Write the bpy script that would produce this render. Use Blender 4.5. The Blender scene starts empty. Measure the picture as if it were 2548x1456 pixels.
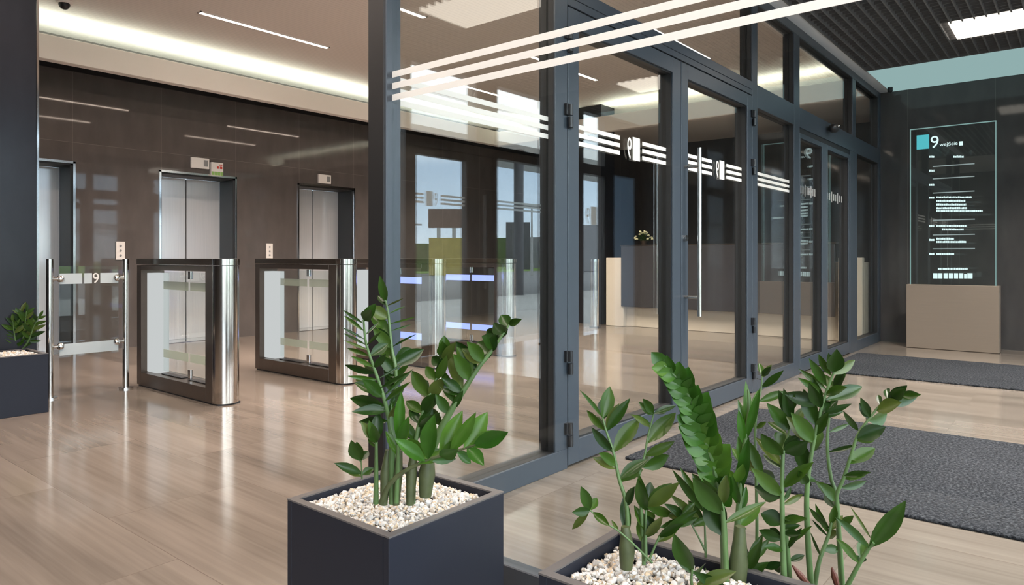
import bpy, bmesh, math, random
from mathutils import Vector, Matrix
R = random.Random(7)
S = bpy.context.scene
COL = S.collection
TH = math.radians(39.33); SN, CS = math.sin(TH), math.cos(TH)
F, CX, HY, H = 1740.0, 1274.0, 643.0, 1.05

# ---------------------------------------------------------------- helpers
def P(x, y, d):
    """point seen at pixel x,y at depth d (metres along the view)"""
    r = (x - CX) / F * d
    return Vector((r * SN + d * CS, -r * CS + d * SN, H - (y - HY) / F * d))
MIR = 4.14
def PR(x, y, d):
    """outdoor point whose mirror image in the long glass wall shows at x,y"""
    p = P(x, y, d); p.y = MIR - p.y; return p

class MB:
    def __init__(s): s.bm = bmesh.new()
    def box(s, x0, x1, y0, y1, z0, z1, bev=0.0, seg=1):
        g = bmesh.ops.create_cube(s.bm, size=1)
        vs = g['verts']
        for v in vs:
            v.co = Vector((x0 + (v.co.x + .5) * (x1 - x0), y0 + (v.co.y + .5) * (y1 - y0), z0 + (v.co.z + .5) * (z1 - z0)))
        if bev > 0:
            es = list({e for v in vs for e in v.link_edges})
            bmesh.ops.bevel(s.bm, geom=es, offset=bev, segments=seg, affect='EDGES', profile=.5)
        return s
    def cyl(s, p0, p1, r0, r1=None, n=20, caps=True):
        p0, p1 = Vector(p0), Vector(p1); r1 = r0 if r1 is None else r1
        d = p1 - p0
        q = Vector((0, 0, 1)).rotation_difference(d.normalized()).to_matrix().to_4x4()
        m = Matrix.Translation((p0 + p1) / 2) @ q
        bmesh.ops.create_cone(s.bm, cap_ends=caps, segments=n, radius1=r0, radius2=r1, depth=d.length, matrix=m)
        return s
    def ball(s, c, r, sc=(1, 1, 1), u=16, v=10):
        m = Matrix.Translation(Vector(c)) @ Matrix.Diagonal((sc[0], sc[1], sc[2], 1))
        bmesh.ops.create_uvsphere(s.bm, u_segments=u, v_segments=v, radius=r, matrix=m)
        return s
    def prism(s, poly, z0, z1):
        lo = [s.bm.verts.new((p[0], p[1], z0)) for p in poly]
        hi = [s.bm.verts.new((p[0], p[1], z1)) for p in poly]
        n = len(poly)
        s.bm.faces.new(lo[::-1]); s.bm.faces.new(hi)
        for i in range(n):
            s.bm.faces.new((lo[i], lo[(i + 1) % n], hi[(i + 1) % n], hi[i]))
        return s
    def tube(s, pts, rad, n=8):
        rings = []
        up = Vector((.13, .21, 1)).normalized()
        for i, p in enumerate(pts):
            t = (pts[min(i + 1, len(pts) - 1)] - pts[max(i - 1, 0)]).normalized()
            a = t.cross(up)
            if a.length < 1e-3: a = t.cross(Vector((1, 0, 0)))
            a.normalize(); b = t.cross(a)
            rings.append([s.bm.verts.new(p + (a * math.cos(k * 2 * math.pi / n) + b * math.sin(k * 2 * math.pi / n)) * rad[i]) for k in range(n)])
        for i in range(len(rings) - 1):
            for k in range(n):
                s.bm.faces.new((rings[i][k], rings[i][(k + 1) % n], rings[i + 1][(k + 1) % n], rings[i + 1][k]))
        s.bm.faces.new(rings[0][::-1]); s.bm.faces.new(rings[-1])
        return s
    def build(s, name, mat, parent=None, smooth=False):
        me = bpy.data.meshes.new(name)
        bmesh.ops.recalc_face_normals(s.bm, faces=s.bm.faces)
        s.bm.to_mesh(me); s.bm.free()
        return link(name, me, mat, parent, smooth)

def wloc(o):
    v = Vector((0, 0, 0))
    while o is not None:
        v += o.location; o = o.parent
    return v
def link(name, me, mat, parent=None, smooth=False):
    o = bpy.data.objects.new(name, me); COL.objects.link(o)
    for m in (mat if isinstance(mat, (list, tuple)) else [mat]): me.materials.append(m)
    if smooth:
        me.shade_smooth()
        try: me.set_sharp_from_angle(angle=math.radians(40))
        except Exception: pass
    if parent is None:
        vs = [v.co for v in me.vertices]
        c = Vector(((min(v.x for v in vs) + max(v.x for v in vs)) / 2, (min(v.y for v in vs) + max(v.y for v in vs)) / 2, min(v.z for v in vs)))
        me.transform(Matrix.Translation(-c)); o.location = c
    else:
        me.transform(Matrix.Translation(-wloc(parent))); o.parent = parent
    return o
def tag(o, label=None, cat=None, group=None, kind=None):
    if label: o['label'] = label
    if cat: o['category'] = cat
    if group: o['group'] = group
    if kind: o['kind'] = kind
    return o
def thing(name, loc, label, cat, group=None, kind=None):
    o = bpy.data.objects.new(name, None); COL.objects.link(o)
    o.empty_display_size = .1
    o.location = loc
    return tag(o, label, cat, group, kind)
def st(o, label=None, cat=None): return tag(o, label, cat, None, 'structure')
def copy_tree(o, parent=None):
    c = o.copy(); COL.objects.link(c)
    if parent is not None: c.parent = parent
    for ch in list(o.children): copy_tree(ch, c)
    return c

def text_mesh(body, size, ext=.0005):
    cu = bpy.data.curves.new('t', 'FONT'); cu.body = body; cu.size = size; cu.extrude = ext; cu.resolution_u = 4
    o = bpy.data.objects.new('t', cu); COL.objects.link(o)
    dg = bpy.context.evaluated_depsgraph_get()
    me = bpy.data.meshes.new_from_object(o.evaluated_get(dg))
    bpy.data.objects.remove(o); bpy.data.curves.remove(cu)
    return me
AX = {'-b_from_left': None}
def facing(origin, right):
    r = Vector(right); u = Vector((0, 0, 1)); n = r.cross(u)
    m = Matrix((r, u, n)).transposed().to_4x4()
    return Matrix.Translation(Vector(origin)) @ m
def put_text(mb, body, size, origin, right, narrow=1.0, bold=0.0):
    me = text_mesh(body, size)
    me.transform(facing(origin, right) @ Matrix.Diagonal((narrow, 1, 1, 1)))
    mb.bm.from_mesh(me); bpy.data.meshes.remove(me)

# ---------------------------------------------------------------- materials
def mat(name):
    m = bpy.data.materials.new(name); m.use_nodes = True
    return m, m.node_tree.nodes, m.node_tree.links
def bsdf(n): return n['Principled BSDF']
def pbr(name, col, rough=.5, metal=0, spec=.5, noise=0, nscale=8, bump=0, coat=0):
    m, n, l = mat(name); b = bsdf(n)
    b.inputs['Base Color'].default_value = (*col, 1); b.inputs['Roughness'].default_value = rough
    b.inputs['Metallic'].default_value = metal; b.inputs['Specular IOR Level'].default_value = spec
    if coat: b.inputs['Coat Weight'].default_value = coat; b.inputs['Coat Roughness'].default_value = .05
    if noise or bump:
        tc = n.new('ShaderNodeTexCoord'); t = n.new('ShaderNodeTexNoise'); t.inputs['Scale'].default_value = nscale; t.inputs['Detail'].default_value = 5
        l.new(tc.outputs['Object'], t.inputs['Vector'])
        mx = n.new('ShaderNodeMix'); mx.data_type = 'RGBA'
        mx.inputs[6].default_value = (*[c * (1 - noise) for c in col], 1); mx.inputs[7].default_value = (*[min(1, c * (1 + noise)) for c in col], 1)
        l.new(t.outputs['Fac'], mx.inputs[0]); l.new(mx.outputs[2], b.inputs['Base Color'])
        if bump:
            bp = n.new('ShaderNodeBump'); bp.inputs['Strength'].default_value = bump; bp.inputs['Distance'].default_value = .01
            l.new(t.outputs['Fac'], bp.inputs['Height']); l.new(bp.outputs[0], b.inputs['Normal'])
    return m
def emit(name, col, s):
    m, n, l = mat(name); n.remove(bsdf(n)); e = n.new('ShaderNodeEmission')
    e.inputs[0].default_value = (*col, 1); e.inputs[1].default_value = s
    l.new(e.outputs[0], n['Material Output'].inputs[0]); return m
def glass(name, tint=(.95, .98, .97), r0=.06, rough=0.0):
    """thin architectural glazing: straight-through transmission and Schlick reflection, alike on both faces"""
    m, n, l = mat(name); n.remove(bsdf(n))
    lw = n.new('ShaderNodeLayerWeight'); lw.inputs[0].default_value = .5
    pw = n.new('ShaderNodeMath'); pw.operation = 'POWER'; pw.inputs[1].default_value = 5
    mr = n.new('ShaderNodeMapRange'); mr.inputs[3].default_value = r0; mr.inputs[4].default_value = 1
    t = n.new('ShaderNodeBsdfTransparent'); t.inputs[0].default_value = (*tint, 1)
    g = n.new('ShaderNodeBsdfGlossy'); g.inputs['Roughness'].default_value = rough
    mx = n.new('ShaderNodeMixShader')
    l.new(lw.outputs['Facing'], pw.inputs[0]); l.new(pw.outputs[0], mr.inputs[0]); l.new(mr.outputs[0], mx.inputs[0])
    l.new(t.outputs[0], mx.inputs[1]); l.new(g.outputs[0], mx.inputs[2]); l.new(mx.outputs[0], n['Material Output'].inputs[0])
    return m
def frosted(name, col=(.85, .88, .88), clear=.35):
    m, n, l = mat(name); n.remove(bsdf(n))
    t = n.new('ShaderNodeBsdfTransparent'); d = n.new('ShaderNodeBsdfDiffuse'); tr = n.new('ShaderNodeBsdfTranslucent')
    d.inputs[0].default_value = (*col, 1); tr.inputs[0].default_value = (*col, 1)
    a = n.new('ShaderNodeMixShader'); a.inputs[0].default_value = .45
    b = n.new('ShaderNodeMixShader'); b.inputs[0].default_value = clear
    l.new(d.outputs[0], a.inputs[1]); l.new(tr.outputs[0], a.inputs[2]); l.new(a.outputs[0], b.inputs[1]); l.new(t.outputs[0], b.inputs[2])
    l.new(b.outputs[0], n['Material Output'].inputs[0]); return m

def marble():
    m, n, l = mat('marble_floor'); b = bsdf(n)
    g = n.new('ShaderNodeNewGeometry')
    sp = n.new('ShaderNodeSeparateXYZ'); l.new(g.outputs['Position'], sp.inputs[0])
    ax = n.new('ShaderNodeMath'); ax.operation = 'ADD'; ax.inputs[1].default_value = .05; l.new(sp.outputs[0], ax.inputs[0])
    bx = n.new('ShaderNodeMath'); bx.operation = 'ADD'; bx.inputs[1].default_value = -.05; l.new(sp.outputs[1], bx.inputs[0])
    cb = n.new('ShaderNodeCombineXYZ'); l.new(bx.outputs[0], cb.inputs[0]); l.new(ax.outputs[0], cb.inputs[1])
    br = n.new('ShaderNodeTexBrick'); br.inputs['Scale'].default_value = 1; br.inputs['Brick Width'].default_value = 1.2; br.inputs['Row Height'].default_value = .6
    br.inputs['Mortar Size'].default_value = .0018; br.inputs['Mortar Smooth'].default_value = .2; br.inputs['Bias'].default_value = 0
    br.offset = .5; br.inputs['Color1'].default_value = (0, 0, 0, 1); br.inputs['Color2'].default_value = (1, 1, 1, 1); br.inputs['Mortar'].default_value = (.5, .5, .5, 1)
    l.new(cb.outputs[0], br.inputs['Vector'])
    # streaks along the length of the slabs, shifted from slab to slab
    off = n.new('ShaderNodeMath'); off.operation = 'MULTIPLY'; off.inputs[1].default_value = 9.0; l.new(br.outputs['Color'], off.inputs[0])
    def streak(sa, sb, detail, dist):
        c = n.new('ShaderNodeCombineXYZ')
        u = n.new('ShaderNodeMath'); u.operation = 'MULTIPLY'; u.inputs[1].default_value = sa; l.new(sp.outputs[0], u.inputs[0])
        v = n.new('ShaderNodeMath'); v.operation = 'MULTIPLY'; v.inputs[1].default_value = sb; l.new(sp.outputs[1], v.inputs[0])
        l.new(u.outputs[0], c.inputs[0]); l.new(v.outputs[0], c.inputs[1]); l.new(off.outputs[0], c.inputs[2])
        t = n.new('ShaderNodeTexNoise'); t.inputs['Scale'].default_value = 1; t.inputs['Detail'].default_value = detail; t.inputs['Distortion'].default_value = dist
        l.new(c.outputs[0], t.inputs['Vector']); return t
    t1 = streak(5.5, .45, 4, .3); t2 = streak(42, 1.3, 3, .1)
    ad = n.new('ShaderNodeMix'); ad.data_type = 'FLOAT'; ad.inputs[0].default_value = .33
    l.new(t1.outputs['Fac'], ad.inputs[2]); l.new(t2.outputs['Fac'], ad.inputs[3])
    cr = n.new('ShaderNodeValToRGB'); e = cr.color_ramp.elements
    e[0].position = .30; e[0].color = (.130, .108, .090, 1); e[1].position = .72; e[1].color = (.255, .214, .182, 1)
    k = cr.color_ramp.elements.new(.44); k.color = (.178, .148, .123, 1); k = cr.color_ramp.elements.new(.56); k.color = (.216, .180, .151, 1)
    l.new(ad.outputs[0], cr.inputs[0])
    mj = n.new('ShaderNodeMix'); mj.data_type = 'RGBA'; mj.inputs[7].default_value = (.15, .122, .10, 1)
    l.new(br.outputs['Fac'], mj.inputs[0]); l.new(cr.outputs[0], mj.inputs[6]); l.new(mj.outputs[2], b.inputs['Base Color'])
    b.inputs['Roughness'].default_value = .13; b.inputs['Specular IOR Level'].default_value = .55
    return m
def stone_panels(name, c0, c1, axis, bw, rh, offu, offv, rough=.12, stretch=(3, 1.2), spec=.38):
    """polished dark cladding with hairline joints; axis = horizontal world axis"""
    m, n, l = mat(name); b = bsdf(n)
    g = n.new('ShaderNodeNewGeometry'); sp = n.new('ShaderNodeSeparateXYZ'); l.new(g.outputs['Position'], sp.inputs[0])
    u = n.new('ShaderNodeMath'); u.operation = 'ADD'; u.inputs[1].default_value = offu; l.new(sp.outputs[axis], u.inputs[0])
    v = n.new('ShaderNodeMath'); v.operation = 'ADD'; v.inputs[1].default_value = offv; l.new(sp.outputs[2], v.inputs[0])
    cb = n.new('ShaderNodeCombineXYZ'); l.new(u.outputs[0], cb.inputs[0]); l.new(v.outputs[0], cb.inputs[1])
    br = n.new('ShaderNodeTexBrick'); br.inputs['Scale'].default_value = 1; br.inputs['Brick Width'].default_value = bw; br.inputs['Row Height'].default_value = rh
    br.offset = 0; br.inputs['Mortar Size'].default_value = .0022; br.inputs['Mortar Smooth'].default_value = .1
    br.inputs['Color1'].default_value = (0, 0, 0, 1); br.inputs['Color2'].default_value = (1, 1, 1, 1)
    l.new(cb.outputs[0], br.inputs['Vector'])
    mp = n.new('ShaderNodeVectorMath'); mp.operation = 'MULTIPLY'; mp.inputs[1].default_value = (stretch[0], stretch[1], 1); l.new(cb.outputs[0], mp.inputs[0])
    ofs = n.new('ShaderNodeVectorMath'); ofs.operation = 'ADD'; l.new(mp.outputs[0], ofs.inputs[0]); l.new(br.outputs['Color'], ofs.inputs[1])
    t = n.new('ShaderNodeTexNoise'); t.inputs['Scale'].default_value = 2.2; t.inputs['Detail'].default_value = 6; l.new(ofs.outputs[0], t.inputs['Vector'])
    mx = n.new('ShaderNodeMix'); mx.data_type = 'RGBA'; mx.inputs[6].default_value = (*c0, 1); mx.inputs[7].default_value = (*c1, 1); l.new(t.outputs['Fac'], mx.inputs[0])
    mj = n.new('ShaderNodeMix'); mj.data_type = 'RGBA'; mj.inputs[7].default_value = (c1[0] * 1.4, c1[1] * 1.4, c1[2] * 1.35, 1)
    l.new(br.outputs['Fac'], mj.inputs[0]); l.new(mx.outputs[2], mj.inputs[6]); l.new(mj.outputs[2], b.inputs['Base Color'])
    b.inputs['Roughness'].default_value = rough; b.inputs['Specular IOR Level'].default_value = spec
    return m
def carpet():
    m, n, l = mat('mat_carpet'); b = bsdf(n)
    g = n.new('ShaderNodeNewGeometry')
    t = n.new('ShaderNodeTexNoise'); t.inputs['Scale'].default_value = 75; t.inputs['Detail'].default_value = 4; t.inputs['Roughness'].default_value = .75
    l.new(g.outputs['Position'], t.inputs['Vector'])
    t2 = n.new('ShaderNodeTexNoise'); t2.inputs['Scale'].default_value = 3; l.new(g.outputs['Position'], t2.inputs['Vector'])
    cr = n.new('ShaderNodeValToRGB'); e = cr.color_ramp.elements
    e[0].position = .36; e[0].color = (.010, .011, .014, 1); e[1].position = .68; e[1].color = (.115, .12, .133, 1)
    k = cr.color_ramp.elements.new(.5); k.color = (.034, .0365, .043, 1)
    l.new(t.outputs['Fac'], cr.inputs[0])
    mx = n.new('ShaderNodeMix'); mx.data_type = 'RGBA'; mx.blend_type = 'MULTIPLY'; mx.inputs[0].default_value = .35
    l.new(cr.outputs[0], mx.inputs[6]); l.new(t2.outputs['Fac'], mx.inputs[7]); l.new(mx.outputs[2], b.inputs['Base Color'])
    bp = n.new('ShaderNodeBump'); bp.inputs['Strength'].default_value = .8; bp.inputs['Distance'].default_value = .01
    l.new(t.outputs['Fac'], bp.inputs['Height']); l.new(bp.outputs[0], b.inputs['Normal'])
    b.inputs['Roughness'].default_value = .95; b.inputs['Specular IOR Level'].default_value = .1
    return m
def island(name, cols, rough, noise_scale=0, spec=.5, trans=0):
    m, n, l = mat(name); b = bsdf(n)
    g = n.new('ShaderNodeNewGeometry'); cr = n.new('ShaderNodeValToRGB'); e = cr.color_ramp.elements
    e[0].position, e[1].position = cols[0][0], cols[-1][0]; e[0].color = (*cols[0][1], 1); e[1].color = (*cols[-1][1], 1)
    for p, c in cols[1:-1]:
        k = cr.color_ramp.elements.new(p); k.color = (*c, 1)
    l.new(g.outputs['Random Per Island'], cr.inputs[0])
    src = cr.outputs[0]
    if noise_scale:
        t = n.new('ShaderNodeTexNoise'); t.inputs['Scale'].default_value = noise_scale; l.new(g.outputs['Position'], t.inputs['Vector'])
        mr = n.new('ShaderNodeMapRange'); mr.inputs[3].default_value = .6; mr.inputs[4].default_value = 1.35; l.new(t.outputs['Fac'], mr.inputs[0])
        mx = n.new('ShaderNodeVectorMath'); mx.operation = 'SCALE'; l.new(src, mx.inputs[0]); l.new(mr.outputs[0], mx.inputs['Scale']); src = mx.outputs[0]
    l.new(src, b.inputs['Base Color']); b.inputs['Roughness'].default_value = rough; b.inputs['Specular IOR Level'].default_value = spec
    if trans:
        tr = n.new('ShaderNodeBsdfTranslucent'); l.new(src, tr.inputs[0]); mx = n.new('ShaderNodeMixShader'); mx.inputs[0].default_value = trans
        l.new(b.outputs[0], mx.inputs[1]); l.new(tr.outputs[0], mx.inputs[2]); l.new(mx.outputs[0], n['Material Output'].inputs[0])
    return m
def brushed(name, col, rough, vertical=True, aniso=.6, band=0.15):
    m, n, l = mat(name); b = bsdf(n)
    b.inputs['Metallic'].default_value = 1; b.inputs['Roughness'].default_value = rough
    tc = n.new('ShaderNodeNewGeometry'); mp = n.new('ShaderNodeVectorMath'); mp.operation = 'MULTIPLY'
    mp.inputs[1].default_value = (60, 60, .8) if vertical else (2, 2, 90)
    l.new(tc.outputs['Position'], mp.inputs[0])
    t = n.new('ShaderNodeTexNoise'); t.inputs['Scale'].default_value = 2; t.inputs['Detail'].default_value = 4; l.new(mp.outputs[0], t.inputs['Vector'])
    mx = n.new('ShaderNodeMix'); mx.data_type = 'RGBA'; mx.inputs[6].default_value = (*[c * (1 - band) for c in col], 1); mx.inputs[7].default_value = (*[min(1, c * (1 + band)) for c in col], 1)
    l.new(t.outputs['Fac'], mx.inputs[0]); l.new(mx.outputs[2], b.inputs['Base Color'])
    return m
def ceiling_mat():
    m, n, l = mat('ceiling_panels'); b = bsdf(n)
    g = n.new('ShaderNodeNewGeometry'); sp = n.new('ShaderNodeSeparateXYZ'); l.new(g.outputs['Position'], sp.inputs[0])
    w = n.new('ShaderNodeMath'); w.operation = 'MULTIPLY'; w.inputs[1].default_value = 2 * math.pi / .05; l.new(sp.outputs[1], w.inputs[0])
    s = n.new('ShaderNodeMath'); s.operation = 'SINE'; l.new(w.outputs[0], s.inputs[0])
    mr = n.new('ShaderNodeMapRange'); mr.inputs[1].default_value = .7; mr.inputs[2].default_value = 1; l.new(s.outputs[0], mr.inputs[0])
    mx = n.new('ShaderNodeMix'); mx.data_type = 'RGBA'; mx.inputs[6].default_value = (.74, .67, .62, 1); mx.inputs[7].default_value = (.64, .58, .54, 1)
    l.new(mr.outputs[0], mx.inputs[0]); l.new(mx.outputs[2], b.inputs['Base Color']); b.inputs['Roughness'].default_value = .6
    return m

M = {}
M['marble'] = marble()
M['liftwall'] = stone_panels('dark_stone_lift_wall', (.086, .075, .071), (.140, .123, .115), 0, .965, 2.34, -1.95 + .965 * 3, 0, .035)
M['endwall'] = stone_panels('dark_stone_end_wall', (.045, .043, .044), (.084, .079, .077), 1, .9, 4.2, 10.0, 0, .06)
M['pillar'] = stone_panels('dark_stone_pillar', (.016, .017, .022), (.026, .028, .035), 0, 1.4, 4.2, 3.0, 0, .2, spec=.25)
M['ceiling'] = ceiling_mat()
M['soffit'] = pbr('soffit_paint', (.88, .82, .77), .6)
M['white'] = pbr('white_paint', (.75, .75, .73), .5)
M['frame'] = pbr('grey_blue_aluminium', (.042, .053, .068), .34, 0, .5, .06, 30)
M['frame_dark'] = pbr('black_gasket', (.012, .012, .013), .5)
M['black'] = pbr('black_plastic', (.012, .012, .014), .35)
M['glass'] = glass('partition_glass', (.97, .985, .98), .105)
M['glassB'] = glass('front_glass', (.97, .985, .98), .012)
M['glassF'] = glass('facade_glass', (.95, .97, .97), .03)
M['thin'] = glass('panel_glass', (.95, .975, .965), .05)
M['decal'] = frosted('white_film_stripe', (.97, .95, .92), .04)
M['frost'] = frosted('frosted_film', (.80, .86, .88), .30)
M['obscure'] = frosted('blue_obscured_glass', (.34, .44, .54), 0)
M['mark'] = frosted('faint_film', (.7, .72, .72), .62)
M['frostg'] = frosted('greenish_frosted_film', (.50, .56, .47), .45)
M['steel'] = brushed('brushed_steel', (.60, .55, .50), .15)
M['steel_lift'] = brushed('brushed_steel_lift', (.90, .93, .97), .17)
M['steel_lift'].node_tree.nodes['Principled BSDF'].inputs['Metallic'].default_value = .45
M['steel_dark'] = pbr('bronze_steel', (.16, .13, .11), .3, .9, .5, .1, 20)
M['lid'] = pbr('dark_lid', (.03, .024, .02), .15)
M['chrome'] = pbr('chrome', (.75, .74, .73), .12, 1)
M['beige'] = brushed('beige_metal', (.27, .215, .17), .42, False, band=.06)
M['beige'].node_tree.nodes['Principled BSDF'].inputs['Metallic'].default_value = .35
M['desk_white'] = pbr('cream_lacquer', (.80, .72, .60), .25)
M['desk_dark'] = pbr('graphite_laminate', (.060, .058, .062), .22, 0, .5, .1, 5)
M['planter'] = pbr('anthracite_lacquer', (.016, .0185, .028), .45, 0, .25, .04, 12)
M['rim'] = pbr('anthracite_rim', (.11, .10, .098), .35)
M['soil'] = pbr('soil', (.03, .022, .016), .95, 0, .1, .3, 60, .5)
M['pebble'] = island('white_gravel', [(0, (.58, .56, .53)), (.55, (.66, .64, .61)), (.62, (.52, .42, .30)), (.78, (.58, .46, .32)), (.86, (.40, .40, .41)), (1, (.68, .67, .65))], .6, 90)
M['leaf'] = island('glossy_leaf', [(0, (.010, .032, .005)), (.5, (.020, .054, .006)), (.85, (.034, .080, .008)), (1, (.10, .11, .028))], .30, 25, .32, .10)
M['leafb'] = island('bright_leaf', [(0, (.022, .075, .008)), (.6, (.036, .115, .010)), (1, (.07, .15, .018))], .30, 25, .32, .14)
M['stem'] = pbr('plant_stem', (.085, .15, .05), .4, 0, .5, .5, 18)
M['stemd'] = pbr('plant_stem_base', (.07, .085, .035), .45, 0, .5, .6, 30)
M['sheath'] = pbr('red_brown_sheath', (.12, .035, .02), .5)
M['carpet'] = carpet()
M['lightwarm'] = emit('warm_led', (1, .80, .66), 20)
M['panel'] = emit('panel_light', (1, .88, .76), 1.8)
M['cove'] = emit('cove_led', (.90, 1, .86), 17)
M['band'] = emit('teal_light_on_ceiling', (.42, .62, .62), .36)  # teal light falling on the ceiling strip, put in as emission
M['grid'] = pbr('grid_ceiling', (.13, .125, .125), .5)
M['plenum'] = pbr('black_plenum', (.012, .012, .013), .9)
M['greystrip'] = pbr('grey_ceiling_strip', (.62, .64, .67), .5)
M['teal'] = emit('teal_lit_square', (.10, .52, .58), .5)
M['litwhite'] = emit('lit_engraving', (.75, .95, .95), .55)
M['litedge'] = emit('lit_glass_edge', (.36, .58, .56), .32)
M['litgrey'] = emit('lit_rule', (.55, .66, .66), .26)
M['blueled'] = emit('blue_led_band', (.30, .36, 1), 1.1)
M['paleled'] = emit('pale_light_panel', (.86, .90, .90), .33)
M['red'] = pbr('red_print', (.6, .05, .03), .5)
M['green'] = pbr('green_print', (.25, .45, .12), .5)
M['cardwhite'] = pbr('white_card', (.82, .78, .74), .5)
M['grey'] = pbr('grey_print', (.25, .25, .25), .5)
M['asphalt'] = pbr('asphalt', (.12, .13, .14), .8, 0, .3, .15, 3)
M['grass'] = pbr('grass_ground', (.12, .20, .05), .9, 0, .1, .4, 1.5)
M['hedge'] = pbr('hedge_leaves', (.06, .10, .035), .8, 0, .2, .5, 6)
M['concrete'] = pbr('concrete', (.32, .33, .33), .8, 0, .3, .15, 2)
M['bldg'] = pbr('far_building', (.22, .23, .25), .7, 0, .3, .1, .3)
M['bldgd'] = pbr('far_dark_building', (.06, .065, .075), .5)
M['board'] = pbr('billboard_brown', (.10, .06, .045), .5)
M['straw'] = pbr('dry_grass', (.32, .27, .08), .9, 0, .1, .3, 2)
M['creamflower'] = pbr('cream_petal', (.75, .72, .45), .5)
M['bluepanel'] = pbr('blue_grey_panel', (.20, .27, .33), .3)

# ---------------------------------------------------------------- room shell
ZC = 3.5; ZV = 3.14; ZS = 3.19
st(MB().box(-5, 14, -1.42, 9.3, -.12, 0).build('floor', M['marble']), 'polished beige streaked marble floor', 'floor')
st(MB().box(-5, 12.3, -1.42, 9.2, ZC, ZC + .1).build('ceiling', M['ceiling']), 'beige lobby ceiling with recessed light lines', 'ceiling')
# lift wall with three openings
LB = 8.7
lifts = [(1.955, 2.93), (3.865, 4.845), (5.795, 6.785)]
w = MB(); edge = [-5] + [e for p in lifts for e in p] + [12.2]
LZ = 2.115
for i in range(0, len(edge), 2): w.box(edge[i], edge[i + 1], LB, LB + .5, 0, LZ)
w.box(-5, 12.2, LB, LB + .5, LZ, ZC)
st(w.build('wall_back', M['liftwall']), 'polished dark brown stone wall around the three lifts', 'wall')
st(MB().box(12.05, 12.25, 2.1, 8.7, 0, ZC).build('wall_reception', M['endwall']), 'dark stone wall behind the reception desk', 'wall')
st(MB().box(9.8, 9.95, -1.42, 2.0, 0, ZC).build('wall_right', M['endwall']), 'dark stone end wall behind the lit directory', 'wall')
st(MB().box(9.8, 12.25, 2.0, 2.1, 0, ZC).build('wall_side', M['endwall']))
st(MB().box(-5.1, -5, -1.42, 9.2, 0, ZC).build('wall_left', M['endwall']))
# dark pillar beside the barrier with a steel corner bead
st(MB().box(.75, 1.755, 5.95, 6.65, 0, ZC).build('wall_pillar', M['pillar']), 'dark polished pillar behind the small planter', 'pillar')
st(MB().box(1.757, 1.772, 5.945, 5.96, 0, ZC).build('trim_pillar', M['chrome']))
st(MB().box(9.5, 9.9, 5.95, 6.4, 0, ZC).build('wall_column', M['pillar']), 'dark square column beside the reception desk', 'column')
# dropped soffits with lit coves
sof = MB(); sof.box(-5, 9.52, 8.0, 8.12, 3.04, 3.285, .004); sof.box(9.4, 9.52, 2.1, 8.0, 3.04, 3.285, .004)
st(sof.build('trim_soffit', M['soffit']), 'pale cove edge hanging along the ceiling', 'soffit')
sof = MB(); sof.box(9.52, 12.05, 2.1, 8.7, 3.19, 3.24)
st(sof.build('ceiling_reception', M['soffit']), 'lower ceiling over the reception desk', 'ceiling')
st(MB().box(-5, 9.52, 8.12, 8.70, 3.20, 3.24).build('trim_gap', M['plenum']))
st(MB().box(-5, 12.05, 8.67, 8.70, 3.125, 3.2).build('trim_painted_shadow', M['plenum']))  # black strip standing in for the shade at the wall top
c = MB().box(-4.9, 9.5, 8.14, 8.18, 3.242, 3.272).build('cove_light', M['cove'])
tag(c, 'greenish white cove light line above the lift wall', 'light', 'cove lights')
c = MB().box(9.54, 9.58, 2.15, 8.12, 3.242, 3.272).build('cove_light', M['cove'])
tag(c, 'greenish white cove light line above the reception desk', 'light', 'cove lights')

# ---------------------------------------------------------------- lifts
def lift(k, a0, a1, label):
    t = thing('door_%d' % k, ((a0 + a1) / 2, LB, 0), label, 'lift door', None, 'structure')
    f = MB()
    f.box(a0 - .012, a0 + .012, LB - .012, LB + .02, 0, LZ + .012); f.box(a1 - .012, a1 + .012, LB - .012, LB + .02, 0, LZ + .012)
    f.box(a0 - .012, a1 + .012, LB - .012, LB + .02, LZ - .012, LZ + .014)
    f.build('edge_trim', M['chrome'], t)
    r = MB(); r.box(a0 + .012, a0 + .03, LB + .02, LB + .36, 0, LZ - .012); r.box(a1 - .03, a1 - .012, LB + .02, LB + .36, 0, LZ - .012)
    r.box(a0 + .012, a1 - .012, LB + .02, LB + .36, LZ - .03, LZ - .012); r.build('reveal', M['frame_dark'], t)
    mid = (a0 + a1) / 2
    for s in (0, 1):
        x0, x1 = (a0 + .03, mid - .008) if s == 0 else (mid + .008, a1 - .03)
        MB().box(x0, x1, LB + .36, LB + .39, .005, LZ - .03, .003).build('door_panel', M['steel_lift'], t)
    MB().box(a0 + .03, a1 - .03, LB + .392, LB + .46, .005, LZ - .03).build('shaft_backing', M['plenum'], t)
    MB().box(a0 + .03, a1 - .03, LB + .02, LB + .36, .001, .006).build('sill_plate', M['chrome'], t)
lift(1, *lifts[0], 'brushed steel lift door half hidden by the dark pillar')
lift(2, *lifts[1], 'brushed steel lift door under the two paired signs')
lift(3, *lifts[2], 'brushed steel lift door under the lone indicator sign')

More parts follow.
